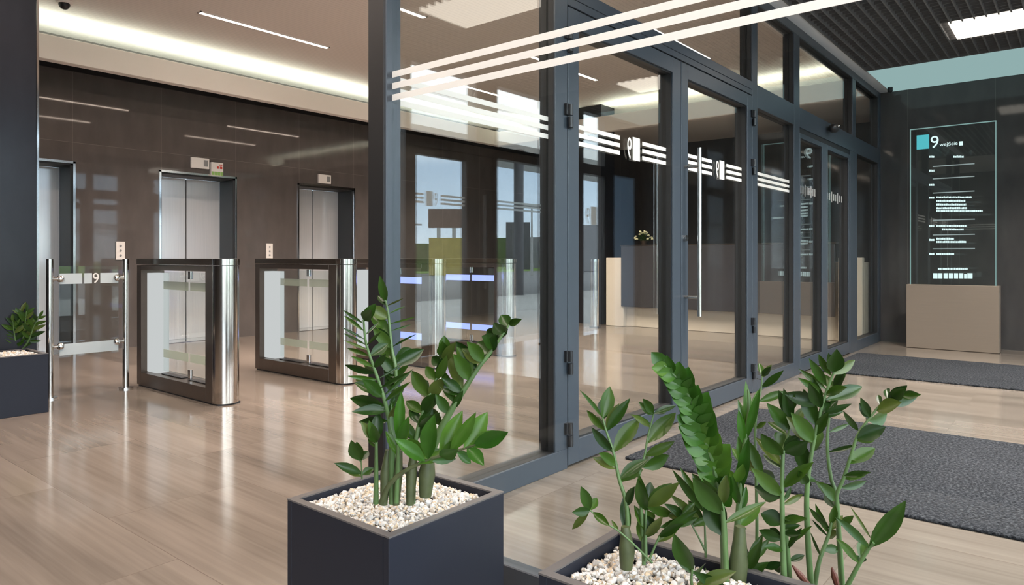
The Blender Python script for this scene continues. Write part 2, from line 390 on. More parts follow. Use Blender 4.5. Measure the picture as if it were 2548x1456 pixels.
def call_panel(a, z0, z1, label):
    t = thing('lift_call_switch', (a, LB, z0), label, 'button panel', 'lift call panels')
    MB().box(a - .05, a + .05, LB - .014, LB, z0, z1, .003).build('plate', M['cardwhite'], t)
    for i in range(3):
        z = z1 - .05 - i * .055
        MB().cyl((a, LB - .020, z), (a, LB - .012, z), .012, n=16).build('button', M['grey'], t)
call_panel(3.41, 1.035, 1.245, 'small pale call button panel between the two left lift doors')
call_panel(5.335, 1.05, 1.255, 'small pale call button panel just left of the rightmost lift door')
def indicator(a0, a1, z0, z1, label):
    t = thing('lift_indicator_sign', ((a0 + a1) / 2, LB, z0), label, 'lift indicator', 'lift floor indicators')
    MB().box(a0, a1, LB - .03, LB, z0, z1, .004).build('housing', M['cardwhite'], t)
    MB().box(a1 - .075, a1 - .02, LB - .033, LB - .028, z0 + .03, z1 - .025).build('display', M['grey'], t)
indicator(4.235, 4.47, 2.19, 2.325, 'white floor indicator box above the middle lift door')
indicator(6.12, 6.34, 2.155, 2.285, 'white floor indicator box above the right lift door')
t = thing('safety_sign', (4.56, LB, 2.12), 'white sign with red symbols and green edge beside the indicator', 'sign')
MB().box(4.485, 4.645, LB - .05, LB - .002, 2.115, 2.285, .002).build('board', M['cardwhite'], t)
g = MB(); g.box(4.56, 4.585, LB - .054, LB - .049, 2.205, 2.235); g.box(4.60, 4.63, LB - .054, LB - .049, 2.205, 2.235); g.box(4.59, 4.63, LB - .054, LB - .049, 2.25, 2.262)
g.build('red_symbol', M['red'], t)
g = MB(); [g.box(4.49 + i * .039, 4.524 + i * .039, LB - .054, LB - .049, 2.12, 2.165) for i in range(4)]
g.build('green_symbol', M['green'], t)

# ---------------------------------------------------------------- ceiling lights
def lamp(name, parent, x, y, z, sx, sy, watts, col, spread):
    L = bpy.data.lights.new(name, 'AREA'); L.shape = 'RECTANGLE'; L.size = sx; L.size_y = sy; L.energy = watts; L.color = col; L.spread = math.radians(spread)
    o = bpy.data.objects.new(name, L); COL.objects.link(o); o.parent = parent; o.location = Vector((x, y, z)) - wloc(parent)

def line_light(a0, a1, b, z, label, watts=36, spread=112):
    t = thing('linear_light', ((a0 + a1) / 2, b, z - .012), label, 'ceiling light', 'recessed lobby light lines')
    f = MB()
    f.box(a0 - .012, a1 + .012, b - .034, b - .024, z - .012, z); f.box(a0 - .012, a1 + .012, b + .024, b + .034, z - .012, z)
    f.box(a0 - .012, a0, b - .034, b + .034, z - .012, z); f.box(a1, a1 + .012, b - .034, b + .034, z - .012, z)
    f.build('housing', M['soffit'], t)
    MB().box(a0, a1, b - .024, b + .024, z - .010, z - .002).build('diffuser', M['lightwarm'], t)
    lamp('light_source', t, (a0 + a1) / 2, b, z - .013, a1 - a0, .046, watts, (1, .84, .73), spread)
pos = {(1, 0): 'long lit ceiling light line left of the corner post', (1, 1): 'lit ceiling light line showing just right of the corner post top',
       (2, 0): 'lit ceiling light line seen far off through the first glass pane', (2, 1): 'lit ceiling light line seen through the left door leaf',
       (2, 2): 'lit ceiling light line showing above the glass doors behind the stripes'}
for i, a0 in enumerate((.18, 3.41, 6.64)):
    for j, b in enumerate((6.8, 5.18, 3.56)):
        line_light(a0, a0 + 1.51, b, ZC, pos.get((i, j), 'lit ceiling light line above the camera side of the lobby, out of the frame'), *((17, 160) if i == 0 else (36, 112)))  # unlisted spots are unseen lines carrying on the rows for their light
for b in (1.94, .32): line_light(.0, 1.51, b, ZC, 'lit ceiling light line above the camera side of the lobby, out of the frame', 17, 160)  # further unseen lines, added to light the near lobby

cam_p = P(160, 2, 6.66)
t = thing('security_camera', (cam_p.x, cam_p.y, ZC - .06), 'small grey ceiling camera dome near the top left', 'camera')
MB().cyl((cam_p.x, cam_p.y, ZC - .025), (cam_p.x, cam_p.y, ZC), .07, n=24).build('base', M['soffit'], t, True)
MB().ball((cam_p.x, cam_p.y, ZC - .03), .05).build('dome', M['black'], t, True)

# ---------------------------------------------------------------- glass partition A (plane b = 2) and its doors
B0, B1, BG = 2.0, 2.10, 2.05
def bar(name, boxes, b0=B0):
    m = MB(); [m.box(x0, x1, b0 + .012, B1, z0, z1) for x0, x1, z0, z1 in boxes]
    o = st(m.build(name, M['frame_dark']))
    m = MB(); [m.box(x0, x1, b0, b0 + .0125, z0, z1, .002) for x0, x1, z0, z1 in boxes]
    m.build('cover_strip', M['frame'], o); return o
def fbox(mb, a0, a1, z0, z1, b0=B0, b1=B1, bev=.003): mb.box(a0, a1, b0, b1, z0, z1, bev)
o = st(MB().box(1.706, 1.78, 2.012, 2.105, 0, ZC, .003).build('trim_1', M['frame_dark']), 'dark corner post of the glass walls behind the plant', 'post')
MB().box(1.707, 1.779, 2.0, 2.0125, 0, ZC, .003).build('cover_strip', M['frame'], o)
bar('trim_2', [(2.775, 2.878, .10, 3.06)]); bar('trim_3', [(5.39, 5.50, 0, 3.06)]); bar('trim_4', [(6.40, 6.555, 0, 3.06)])
bar('trim_5', [(8.32, 8.62, 0, 2.24)]); bar('trim_6', [(8.42, 8.56, 2.42, 3.06)]); bar('trim_7', [(9.68, 9.8, 0, ZV)])
bar('trim_8', [(2.878, 5.39, 2.32, 2.36), (2.878, 5.39, 2.363, 2.425), (5.50, 6.40, 2.24, 2.42), (6.555, 9.68, 2.24, 2.42)])
bar('trim_9', [(1.78, 9.68, 3.06, ZV)])
bar('trim_10', [(1.78, 2.878, 0, .10), (5.50, 6.40, 0, .12), (8.62, 9.68, 0, .12)])
st(MB().box(6.555, 8.32, B0 + .01, B1 - .02, 2.19, 2.24).build('trim_11', M['frame_dark']))
SZ = (1.735, 1.692, 1.649)
def stripes(parent, segs, b, name='stripe_film'):
    m = MB()
    for a0, a1 in segs:
        for z in SZ: m.box(a0, a1, b - .0008, b, z - .0115, z + .0115)
    return m.build(name, M['decal'], parent)
def logo(parent, a, b, right, h=.135, z=1.692):
    """square plus numeral, reading along `right`"""
    r = Vector(right); m = MB(); o = Vector((a, b, z - h / 2))
    p0 = o; p1 = o + r * h * .62
    m.box(min(p0.x, p1.x), max(p0.x, p1.x), b - .0009, b + .0001, z - h / 2, z + h / 2)
    put_text(m, '9', h * 1.32, o + r * h * .70 + Vector((0, -.0004, .004)), right, .62)
    return m.build('logo_film', M['decal'], parent)
def pane(k, a0, a1, z0, z1, label, mat=None, b=BG):
    o = st(MB().box(a0, a1, b - .006, b + .006, z0, z1).build('window_%d' % k, mat or M['glass']), label, 'window'); return o
p = pane(1, 1.78, 2.775, .10, 3.06, 'tall fixed glass pane right of the corner post'); stripes(p, [(1.782, 2.773)], BG - .007)
pane(2, 2.878, 5.39, 2.425, 3.06, 'long glass pane above the double doors')
p = pane(3, 5.50, 6.40, .12, 2.24, 'fixed glass pane between double and sliding doors'); stripes(p, [(5.50, 6.40)], BG - .007)
pane(4, 5.50, 6.40, 2.42, 3.06, 'upper glass pane above the fixed side pane')
pane(5, 6.555, 8.42, 2.42, 3.06, 'upper glass pane above the sliding doors')
pane(6, 8.56, 9.68, 2.42, 3.06, 'narrow upper glass pane by the end wall')
pane(7, 8.62, 9.68, .12, 2.24, 'fixed glass pane beside the end wall')
gz = MB()
def door_leaf(k, a0, a1, sl, srr, z1, top, bot, label, segs, lg):
    t = thing('door_%d' % k, ((a0 + a1) / 2, BG, 0), label, 'door', None, 'structure')
    bx = [(a0, a0 + sl, .012, z1), (a1 - srr, a1, .012, z1), (a0 + sl, a1 - srr, z1 - top, z1), (a0 + sl, a1 - srr, .012, bot)]
    f = MB(); [f.box(x0, x1, B0, B0 + .0125, y0, y1, .002) for x0, x1, y0, y1 in bx]; f.build('frame', M['frame'], t)
    f = MB(); [f.box(x0, x1, B0 + .0125, B1, y0, y1) for x0, x1, y0, y1 in bx]; f.build('inner_profile', M['frame_dark'], t)
    gk = MB(); e = .008
    for x0, x1, zz0, zz1 in ((a0 + sl, a0 + sl + e, bot, z1 - top), (a1 - srr - e, a1 - srr, bot, z1 - top), (a0 + sl, a1 - srr, z1 - top - e, z1 - top), (a0 + sl, a1 - srr, bot, bot + e)):
        gk.box(x0, x1, B0 + .012, BG - .006, zz0, zz1)
    gk.build('gasket', M['frame_dark'], t)
    g = MB().box(a0 + sl, a1 - srr, BG - .006, BG + .006, bot, z1 - top).build('glass_pane', M['glass'], t)
    if segs: stripes(g, segs, BG - .007)
    if lg is not None: logo(g, lg, BG - .007, (-1, 0, 0))
    return t
d1 = door_leaf(4, 2.885, 4.148, .095, .115, 2.312, .094, .13, 'left leaf of the double glass doors', [(2.982, 3.46), (3.72, 4.03)], 3.69)
d2 = door_leaf(5, 4.156, 5.385, .095, .10, 2.312, .094, .13, 'right leaf of the double glass doors with pull bar', [(4.253, 4.73), (4.985, 5.283)], 4.945)
d3 = door_leaf(6, 6.56, 7.425, .02, .17, 2.19, .045, .13, 'left sliding glass door leaf', None, None)
d4 = door_leaf(7, 7.43, 8.315, .02, .06, 2.19, .045, .13, 'right sliding glass door leaf', None, None)
for g, a0, a1 in (([c for c in d3.children if c.name.startswith('glass')][0], 6.66, 7.22), ([c for c in d4.children if c.name.startswith('glass')][0], 7.52, 8.2)):
    m = MB(); n = 9
    for i in range(n):
        x = a0 + (a1 - a0) * i / n; hh = .035 if i % 3 else .055
        m.box(x, x + .016, BG - .0085, BG - .0065, 1.69 - hh, 1.69 + hh)
    m.build('film_mark', M['mark'], g)
# pull bars both sides of leaf d2
for side, nm in ((-1, 'pull_bar'), (1, 'pull_bar')):
    b = BG + side * .15 if side < 0 else BG + .13
    ax = 4.205
    hb = MB(); hb.cyl((ax, b, .68), (ax, b, 1.755), .0135, n=16)
    for z in (.80, 1.64): hb.cyl((ax, b, z), (ax, BG + side * .05, z), .010, n=12)
    hb.build(nm, M['steel'], d2, True)
MB().cyl((4.195, B0 - .018, 1.18), (4.195, B0, 1.18), .02, n=16).build('lock', M['chrome'], d2, True)
def hinge(par, a, z):
    h = MB(); h.cyl((a, B0 - .016, z + .004), (a, B0 - .016, z + .058), .013, n=14); h.cyl((a, B0 - .016, z - .058), (a, B0 - .016, z - .004), .013, n=14)
    h.box(a - .03, a - .002, B0 - .014, B0, z + .004, z + .06); h.box(a + .002, a + .03, B0 - .014, B0, z - .06, z - .004)
    h.build('hinge', M['black'], par, True)
for z in (2.14, 1.76, .53, .17): hinge(d1, 2.881, z); hinge(d2, 5.388, z)
sp = P(2070, 338, 7.2)
t = thing('motion_detector', (7.45, 1.95, 2.33), 'black motion sensor on the beam over the sliding doors', 'sensor')
MB().ball((7.45, 1.945, 2.35), .055, (1.6, .9, .8)).build('housing', M['black'], t, True)
MB().ball((7.43, 1.895, 2.365), .012).build('eye', M['chrome'], t, True)

# ---------------------------------------------------------------- glass pane B in front of the vestibule (plane a = 1.74)
wB = st(MB().box(1.735, 1.747, -1.3, 2.0, .07, ZV).build('window_8', M['glassB']), 'large clear glass wall with three cream stripes nearest the camera', 'window')
for z in SZ: MB().box(1.7340, 1.7349, -1.3, 2.0, z - .0115, z + .0115).build('stripe_film', M['decal'], wB)
st(MB().box(1.715, 1.765, -1.36, 2.0, 0, .07, .003).build('trim_12', M['frame']))
st(MB().box(1.70, 1.78, -1.36, 2.0, ZV, ZC).build('trim_13', M['frame']))

# vestibule ceiling
st(MB().box(1.78, 9.8, -1.36, 2.0, 3.34, 3.40).build('ceiling_plenum', M['plenum']))
st(MB().box(1.78, 9.8, 2.0, 2.1, ZV, ZC).build('wall_bulkhead', M['soffit']))
st(MB().box(1.78, 9.8, 1.885, 2.0, ZV, ZV + .05).build('trim_14', M['greystrip']), 'grey ceiling strip along the glass wall', 'trim')
pan = [(7.25, 7.85, -.25, .95), (4.05, 4.65, -.25, .95)]
g = MB(); k = .0875; bb = 1.885
nb = int((1.885 + 1.36) / k)
def inpan(a, b): return any(p[0] - .01 < a < p[1] + .01 and p[2] - .01 < b < p[3] + .01 for p in pan)
def runs(lo, hi, blocks):
    out = []; cur = lo
    for b0, b1 in sorted(blocks):
        if b0 > cur: out.append((cur, b0))
        cur = max(cur, b1)
    if cur < hi: out.append((cur, hi))
    return out
for i in range(nb + 1):
    b = 1.88 - i * k
    for a0, a1 in runs(1.78, 8.5, [(p[0], p[1]) for p in pan if p[2] < b < p[3]]): g.box(a0, a1, b - .006, b + .006, ZV - .012, ZV + .06)
i = 0
while 1.82 + i * k < 8.5:
    a = 1.82 + i * k
    for b0, b1 in runs(-1.36, 1.88, [(p[2], p[3]) for p in pan if p[0] < a < p[1]]): g.box(a - .004, a + .004, b0, b1, ZV + .006, ZV + .055)
    i += 1
g.box(8.488, 8.502, -1.36, 1.88, ZV - .016, ZV + .06)
st(g.build('ceiling_grid', M['grid']), 'dark open cell grid ceiling', 'ceiling')
st(MB().box(8.5, 9.8, -1.36, 1.885, ZV, ZV + .04).build('ceiling_band', M['band']), 'teal lit ceiling band along the end wall', 'ceiling')  # plain ceiling strip; its teal lighting is given as its own glow
for i, q in enumerate(pan):
    t = thing('panel_downlight', ((q[0] + q[1]) / 2, (q[2] + q[3]) / 2, ZV - .01), 'glowing rectangular ceiling panel in the dark grid' if i == 0 else 'glowing ceiling panel in the dark grid, out of frame above the near doormat', 'ceiling light', 'vestibule panel lights')
    MB().box(q[0], q[1], q[2], q[3], ZV + .03, ZV + .08).build('housing', M['greystrip'], t)
    MB().box(q[0] + .01, q[1] - .01, q[2] + .01, q[3] - .01, ZV - .005, ZV + .028).build('diffuser', M['panel'], t)
    lamp('light_source', t, (q[0] + q[1]) / 2, (q[2] + q[3]) / 2, ZV - .006, .58, 1.18, 52, (1, .90, .82), 118)
cp = P(2215, 216, 8.55)
t = thing('ceiling_camera', (cp.x, cp.y, ZV - .06), 'tiny black camera under the teal ceiling band', 'camera')
MB().cyl((cp.x, cp.y, ZV - .02), (cp.x, cp.y, ZV), .03, n=16).build('base', M['black'], t, True)
MB().ball((cp.x, cp.y, ZV - .035), .03).build('lens', M['black'], t, True)

# doormats
for a0, a1, b1, lab in ((3.20, 4.82, 1.86, 'larger grey speckled doormat nearest the planters'), (6.83, 8.36, 1.93, 'farther grey speckled doormat before the lit directory')):
    o = MB().box(a0, a1, -1.1, b1, 0.0005, .014, .004).build('doormat', M['carpet']); tag(o, lab, 'doormat', 'entrance doormats')

# ---------------------------------------------------------------- directory sign
SA = 9.37
def sgn(x, y):
    u = (x - CX) / F; b = SA * (SN - u * CS) / (CS + u * SN); d = SA * CS + b * SN
    return b, H - (y - HY) / F * d
t = thing('directory_sign', (SA + .06, 1.17, 0), 'glass tenant directory glowing teal on a beige metal base', 'sign')
MB().box(SA - .05, SA + .13, .725, 1.63, 0.004, .745, .004).build('base', M['beige'], t)
bl, zt = sgn(2264, 320); br_, _ = sgn(2479, 300); zt = 2.575
g = MB().box(SA, SA + .018, br_, bl, .745, zt).build('glass_panel', M['thin'], t)
e = MB(); w = .009
e.box(SA - .001, SA + .019, bl - w, bl, .745, zt); e.box(SA - .001, SA + .019, br_, br_ + w, .745, zt); e.box(SA - .001, SA + .019, br_, bl, zt - w, zt)
e.build('lit_edge', M['litedge'], g)
def strip(mb, x0, x1, y0, y1):
    b0, z1_ = sgn(x0, y0); b1, z0_ = sgn(x1, y1); zc0 = sgn((x0 + x1) / 2, y0)[1]; zc1 = sgn((x0 + x1) / 2, y1)[1]
    mb.box(SA - .003, SA - .001, b1, b0, zc1, zc0)
m = MB(); strip(m, 2281, 2312, 336, 371); m.build('logo_square', M['teal'], g)
m = MB()
b, z = sgn(2314, 369); put_text(m, '9', .20, (SA - .002, b, z), (0, -1, 0), .95)
b, z = sgn(2338, 364); put_text(m, 'wejście', .058, (SA - .002, b, z), (0, -1, 0), 1.0)
strip(m, 2387, 2396, 352, 362)
m.build('heading', M['litwhite'], g)
for x0, x1, y in ((2321, 2425, 411), (2321, 2425, 442), (2321, 2425, 478), (2321, 2426, 547), (2321, 2426, 584), (2321, 2426, 619)):
    m = MB(); strip(m, x0, x1, y - 1.3, y + 1.3); m.build('rule_line', M['litgrey'], g)
def glyphs(x0, x1, y, h=5):
    x = x0; m = MB()
    while x < x1:
        wd = R.uniform(2.2, 4.6)
        strip(m, x, min(x + wd, x1), y - h * R.uniform(.36, .56), y + h * .5)
        x += wd + R.uniform(.5, .8)
    m.build('text_line', M['litwhite'], g)
for y in (390, 425, 460, 492, 562, 597, 632): glyphs(2312, 2325, y, 5)
for x0, x1, y in ((2330, 2418, 491), (2330, 2402, 500), (2330, 2404, 509), (2330, 2406, 518), (2330, 2445, 525), (2330, 2406, 562), (2344, 2398, 571), (2330, 2374, 594), (2330, 2404, 602), (2330, 2374, 632), (2334, 2408, 669)): glyphs(x0, x1, y)
glyphs(2372, 2398, 390, 5)
m = MB(); strip(m, 2322, 2333, 680, 693); [strip(m, 2335 + i * 13, 2345 + i * 13, 680, 693) for i in range(4)]; strip(m, 2387, 2397, 680, 693); strip(m, 2399, 2405, 682, 693); strip(m, 2407, 2420, 680, 693)
m.build('footer_icons', M['litwhite'], g)

# ---------------------------------------------------------------- reception
t = thing('reception_desk', (9.8, 4.0, 0), 'long cream reception desk with floating graphite front panel', 'reception desk')
m = MB(); m.box(9.50, 10.2, 2.12, 5.80, 0, 1.0, .006); m.build('body', M['desk_white'], t)
MB().box(9.40, 9.50, 5.49, 5.80, 0, 1.06, .006).build('end_panel', M['desk_white'], t)
MB().box(9.40, 9.50, 2.12, 2.40, 0, 1.06, .006).build('end_panel', M['desk_white'], t)
MB().box(9.38, 9.44, 2.44, 5.52, .31, 1.235, .004).build('front_panel', M['desk_dark'], t)
MB().box(9.38, 9.75, 2.42, 5.54, 1.237, 1.255, .002).build('counter_top', M['steel_dark'], t)
fp = P(1594, 612, 10.75)
t = thing('flower_pot', (9.52, 5.2, 1.256), 'small pot of cream flowers on the reception counter', 'plant')
MB().cyl((9.52, 5.2, 1.256), (9.52, 5.2, 1.32), .04, .055, n=18).build('pot', M['steel_dark'], t, True)
m = MB()
for i in range(26):
    th = R.uniform(0, 6.28); ph = R.uniform(.1, 1.5); r = R.uniform(.09, .14)
    c = Vector((9.52 + r * math.sin(ph) * math.cos(th) * 1.1, 5.2 + r * math.sin(ph) * math.sin(th) * 1.1, 1.33 + r * math.cos(ph)))
    m.ball(c, .02, (1, 1, .7), 8, 6)
m.build('blossom', M['creamflower'], t, True)
m = MB()
for i in range(22):
    th = R.uniform(0, 6.28); ph = R.uniform(.3, 1.6); r = R.uniform(.07, .13)
    m.tube([Vector((9.52, 5.2, 1.31)), Vector((9.52 + r * math.sin(ph) * math.cos(th), 5.2 + r * math.sin(ph) * math.sin(th), 1.33 + r * math.cos(ph)))], [.003, .010], 6)
m.build('leaves', M['leaf'], t)
gp = P(1479, 815, 10.6)
t = thing('gate_post', (gp.x, gp.y, 0), 'round steel gate post standing left of the reception desk', 'post')
MB().cyl((gp.x, gp.y, 0.02), (gp.x, gp.y, 1.0), .065, n=28).build('column', M['steel'], t, True)
MB().cyl((gp.x, gp.y, 1.0), (gp.x, gp.y, 1.04), .067, n=28).build('cap', M['chrome'], t, True)
MB().cyl((gp.x, gp.y, 0), (gp.x, gp.y, .02), .08, n=28).build('foot', M['black'], t, True)

# ---------------------------------------------------------------- turnstiles
def turnstile(a, label, band):
    b0, b1, hw = 4.72, 6.06, .095; bc = b0 + hw
    t = thing('turnstile', (a, (b0 + b1) / 2, 0), label, 'turnstile', 'glass lobby turnstiles')
    MB().cyl((a, bc, .012), (a, bc, .995), hw, n=40).build('end_column', M['steel'], t, True)
    MB().cyl((a, bc, 1.0), (a, bc, 1.046), hw + .003, n=40).build('column_cap', M['steel'], t, True)
    m = MB()
    m.box(a - hw, a + hw, bc, 4.92, .012, .995, .002)
    m.box(a - hw, a + hw, 5.985, b1, .012, .995, .002)
    m.box(a - hw, a + hw, 4.92, 5.985, .012, .115, .002); m.box(a - hw, a + hw, 4.92, 5.985, .955, .995, .002)
    m.build('side_frame', M['steel_dark'], t)
    MB().box(a - hw - .003, a + hw + .003, bc, b1 + .004, 1.0, 1.048, .004).build('top_lid', M['lid'], t)
    m = MB(); m.box(a - hw + .01, a + hw - .01, bc - .06, b1 - .01, .0, .012); m.build('base', M['black'], t)
    MB().box(a - .05, a + .05, 5.80, 5.975, .12, .93, .002).build('light_panel', M['paleled'], t)
    for s, (q0, q1) in ((-1, (4.94, 5.33)), (1, (5.35, 5.78))):
        g = MB().box(a - .005, a + .005, q0, q1, .14, .94).build('wing_glass', M['thin'], t)
        for z0, z1 in ((.80, .865), (.25, .315)): MB().box(a - .0075, a - .0055, q0 + .005, q1 - .005, z0, z1).build('frosted_band', band, g)
        for z0, z1 in ((.118, .19), (.89, .95)): MB().cyl((a, q1 if s < 0 else q0, z0), (a, q1 if s < 0 else q0, z1), .014, n=12).build('pivot', M['chrome'], t, True)
    for y0, y1 in ((5.0, 5.3), (5.42, 5.76)): MB().box(a - .03, a + .03, y0, y1, .116, .122).build('slot_cover', M['black'], t)
    return t
turnstile(2.60, 'turnstile nearest the left glass barrier', M['frostg'])
turnstile(3.665, 'turnstile just left of the corner post', M['frostg'])
turnstile(4.73, 'blue lit turnstile half hidden behind the corner post and plant', M['blueled'])
turnstile(5.795, 'rightmost blue lit turnstile seen through the glass pane', M['blueled'])

# ---------------------------------------------------------------- glass barrier at left
t = thing('glass_barrier', (2.12, 5.99, 0), 'glass barrier panel with frosted bands and numeral between two steel posts', 'barrier')
for a in (1.855, 2.39):
    q = MB().cyl((a, 5.99, .01), (a, 5.99, 1.045), .024, n=24).build('post', M['steel'], t, True)
    f = MB(); f.cyl((a, 5.99, 0), (a, 5.99, .012), .055, n=24)
    f.build('foot_plate', M['chrome'], q, True)
g = MB().box(1.915, 2.335, 5.985, 5.995, .30, .99).build('glass_panel', M['thin'], t)
m = MB(); y0, y1 = 5.983, 5.9845
m.box(1.918, 2.07, y0, y1, .855, .935); m.box(2.085, 2.14, y0, y1, .855, .935); m.box(2.20, 2.332, y0, y1, .855, .935); 
m.build('frosted_band', M['frost'], g)
MB().box(1.918, 2.332, y0, y1, .315, .40).build('frosted_band', M['frost'], g)
m = MB(); put_text(m, '9', .115, (2.142, 5.9835, .857), (1, 0, 0), .9); m.build('numeral', M['decal'], g)
for a, s in ((1.855, 1), (2.39, -1)):
    for z in (.895, .385):
        MB().cyl((a + s * .02, 5.985, z), (a + s * .05, 5.985, z), .012, n=12).ball((a + s * .07, 5.985, z), .028).build('clamp', M['chrome'], t, True)

# ---------------------------------------------------------------- planters, gravel, plants
def planter(a0, a1, b0, b1, h, label):
    t = thing('planter', ((a0 + a1) / 2, (b0 + b1) / 2, 0), label, 'planter', 'anthracite planters')
    w = .022; m = MB()
    m.box(a0, a1, b0, b0 + w, 0, h - .002, .002); m.box(a0, a1, b1 - w, b1, 0, h - .002, .002); m.box(a0, a0 + w, b0 + w, b1 - w, 0, h - .002); m.box(a1 - w, a1, b0 + w, b1 - w, 0, h - .002)
    m.box(a0 + w, a1 - w, b0 + w, b1 - w, 0, .03)
    m.build('box', M['planter'], t)
    m = MB(); z0, z1 = h - .002, h + .002
    m.box(a0, a1, b0, b0 + w, z0, z1); m.box(a0, a1, b1 - w, b1, z0, z1); m.box(a0, a0 + w, b0 + w, b1 - w, z0, z1); m.box(a1 - w, a1, b0 + w, b1 - w, z0, z1)
    m.build('rim', M['rim'], t)
    MB().box(a0 + w, a1 - w, b0 + w, b1 - w, .03, h - .07).build('soil', M['soil'], t)
    return t
ICO = None
def gravel(a0, a1, b0, b1, z, n, label, rad=(.0045, .009), mound=.02):
    global ICO
    if ICO is None:
        bm = bmesh.new(); bmesh.ops.create_icosphere(bm, subdivisions=1, radius=1)
        bm.verts.ensure_lookup_table(); ICO = ([v.co.copy() for v in bm.verts], [[v.index for v in f.verts] for f in bm.faces]); bm.free()
    vs, fs = [], []
    ca, cb = (a0 + a1) / 2, (b0 + b1) / 2
    for i in range(n):
        x, y = R.uniform(a0, a1), R.uniform(b0, b1)
        e = max(abs(x - ca) / ((a1 - a0) / 2), abs(y - cb) / ((b1 - b0) / 2))
        r = R.uniform(*rad); zz = z + mound * (1 - e ** 3) + R.uniform(-.012, .003)
        q = Matrix.Rotation(R.uniform(0, 6.28), 3, (R.random(), R.random(), R.random() + .01)) @ Matrix.Diagonal((r * R.uniform(.8, 1.3), r * R.uniform(.7, 1.1), r * R.uniform(.6, .95)))
        o = len(vs); c = Vector((x, y, zz))
        vs += [c + q @ (v * R.uniform(.85, 1.12)) for v in ICO[0]]; fs += [[j + o for j in f] for f in ICO[1]]
    # bed under the loose stones
    me = bpy.data.meshes.new('pebbles'); me.from_pydata(vs, [], fs); me.update()
    return tag(link('pebbles', me, M['pebble'], None, True), label, 'gravel', None, 'stuff')
PL1 = (1.075, 1.49, 1.25, 1.665); HP = .40
PL2 = (1.150, 1.455, -.35, .872)
PL3 = (1.28, 1.69, 5.48, 5.89)
planter(*PL1[:2], *PL1[2:], HP, 'square anthracite planter holding the plant before the corner post')
planter(*PL2[:2], *PL2[2:], HP, 'long anthracite planter cut by the bottom edge of the photo')
planter(*PL3[:2], *PL3[2:], HP, 'small anthracite planter against the dark pillar at the left')
gravel(PL1[0] + .028, PL1[1] - .028, PL1[2] + .028, PL1[3] - .028, HP - .022, 3000, 'white gravel filling the square planter before the corner post')
gravel(PL2[0] + .028, PL2[1] - .028, PL2[2] + .028, PL2[3] - .028, HP - .026, 5600, 'white and tan gravel filling the long planter at the bottom edge')
gravel(PL3[0] + .028, PL3[1] - .028, PL3[2] + .028, PL3[3] - .028, HP - .02, 700, 'pale gravel in the small planter by the pillar', (.008, .014))

CAM = Vector((0, 0, H))
def spline(pts, n):
    out = []
    q = [pts[0] * 2 - pts[1]] + pts + [pts[-1] * 2 - pts[-2]]
    for i in range(1, len(q) - 2):
        for k in range(n):
            t = k / n
            a, b, c, d = q[i - 1], q[i], q[i + 1], q[i + 2]
            out.append(.5 * ((2 * b) + (c - a) * t + (2 * a - 5 * b + 4 * c - d) * t * t + (3 * b - a - 3 * c + d) * t ** 3))
    out.append(pts[-1]); return out
def add_leaf(vs, fs, base, D, N, L, W, bend=.12, fold=.18):
    D = D.normalized(); Wd = N.cross(D).normalized(); N = D.cross(Wd).normalized()
    prof = [(0, .06), (.12, .42), (.28, .82), (.46, 1), (.64, .92), (.80, .62), (.92, .28), (1, .02)]
    o = len(vs)
    for s, wdt in prof:
        c = base + D * L * s - N * (bend * L * s * s)
        hw = W * .5 * wdt
        vs.append(c + Wd * hw + N * hw * fold * 2); vs.append(c + Wd * hw * .5 + N * hw * fold * .7); vs.append(c)
        vs.append(c - Wd * hw * .5 + N * hw * fold * .7); vs.append(c - Wd * hw + N * hw * fold * 2)
    for i in range(len(prof) - 1):
        for k in range(4):
            a = o + i * 5 + k; fs.append((a, a + 1, a + 6, a + 5))
WS = 1.0
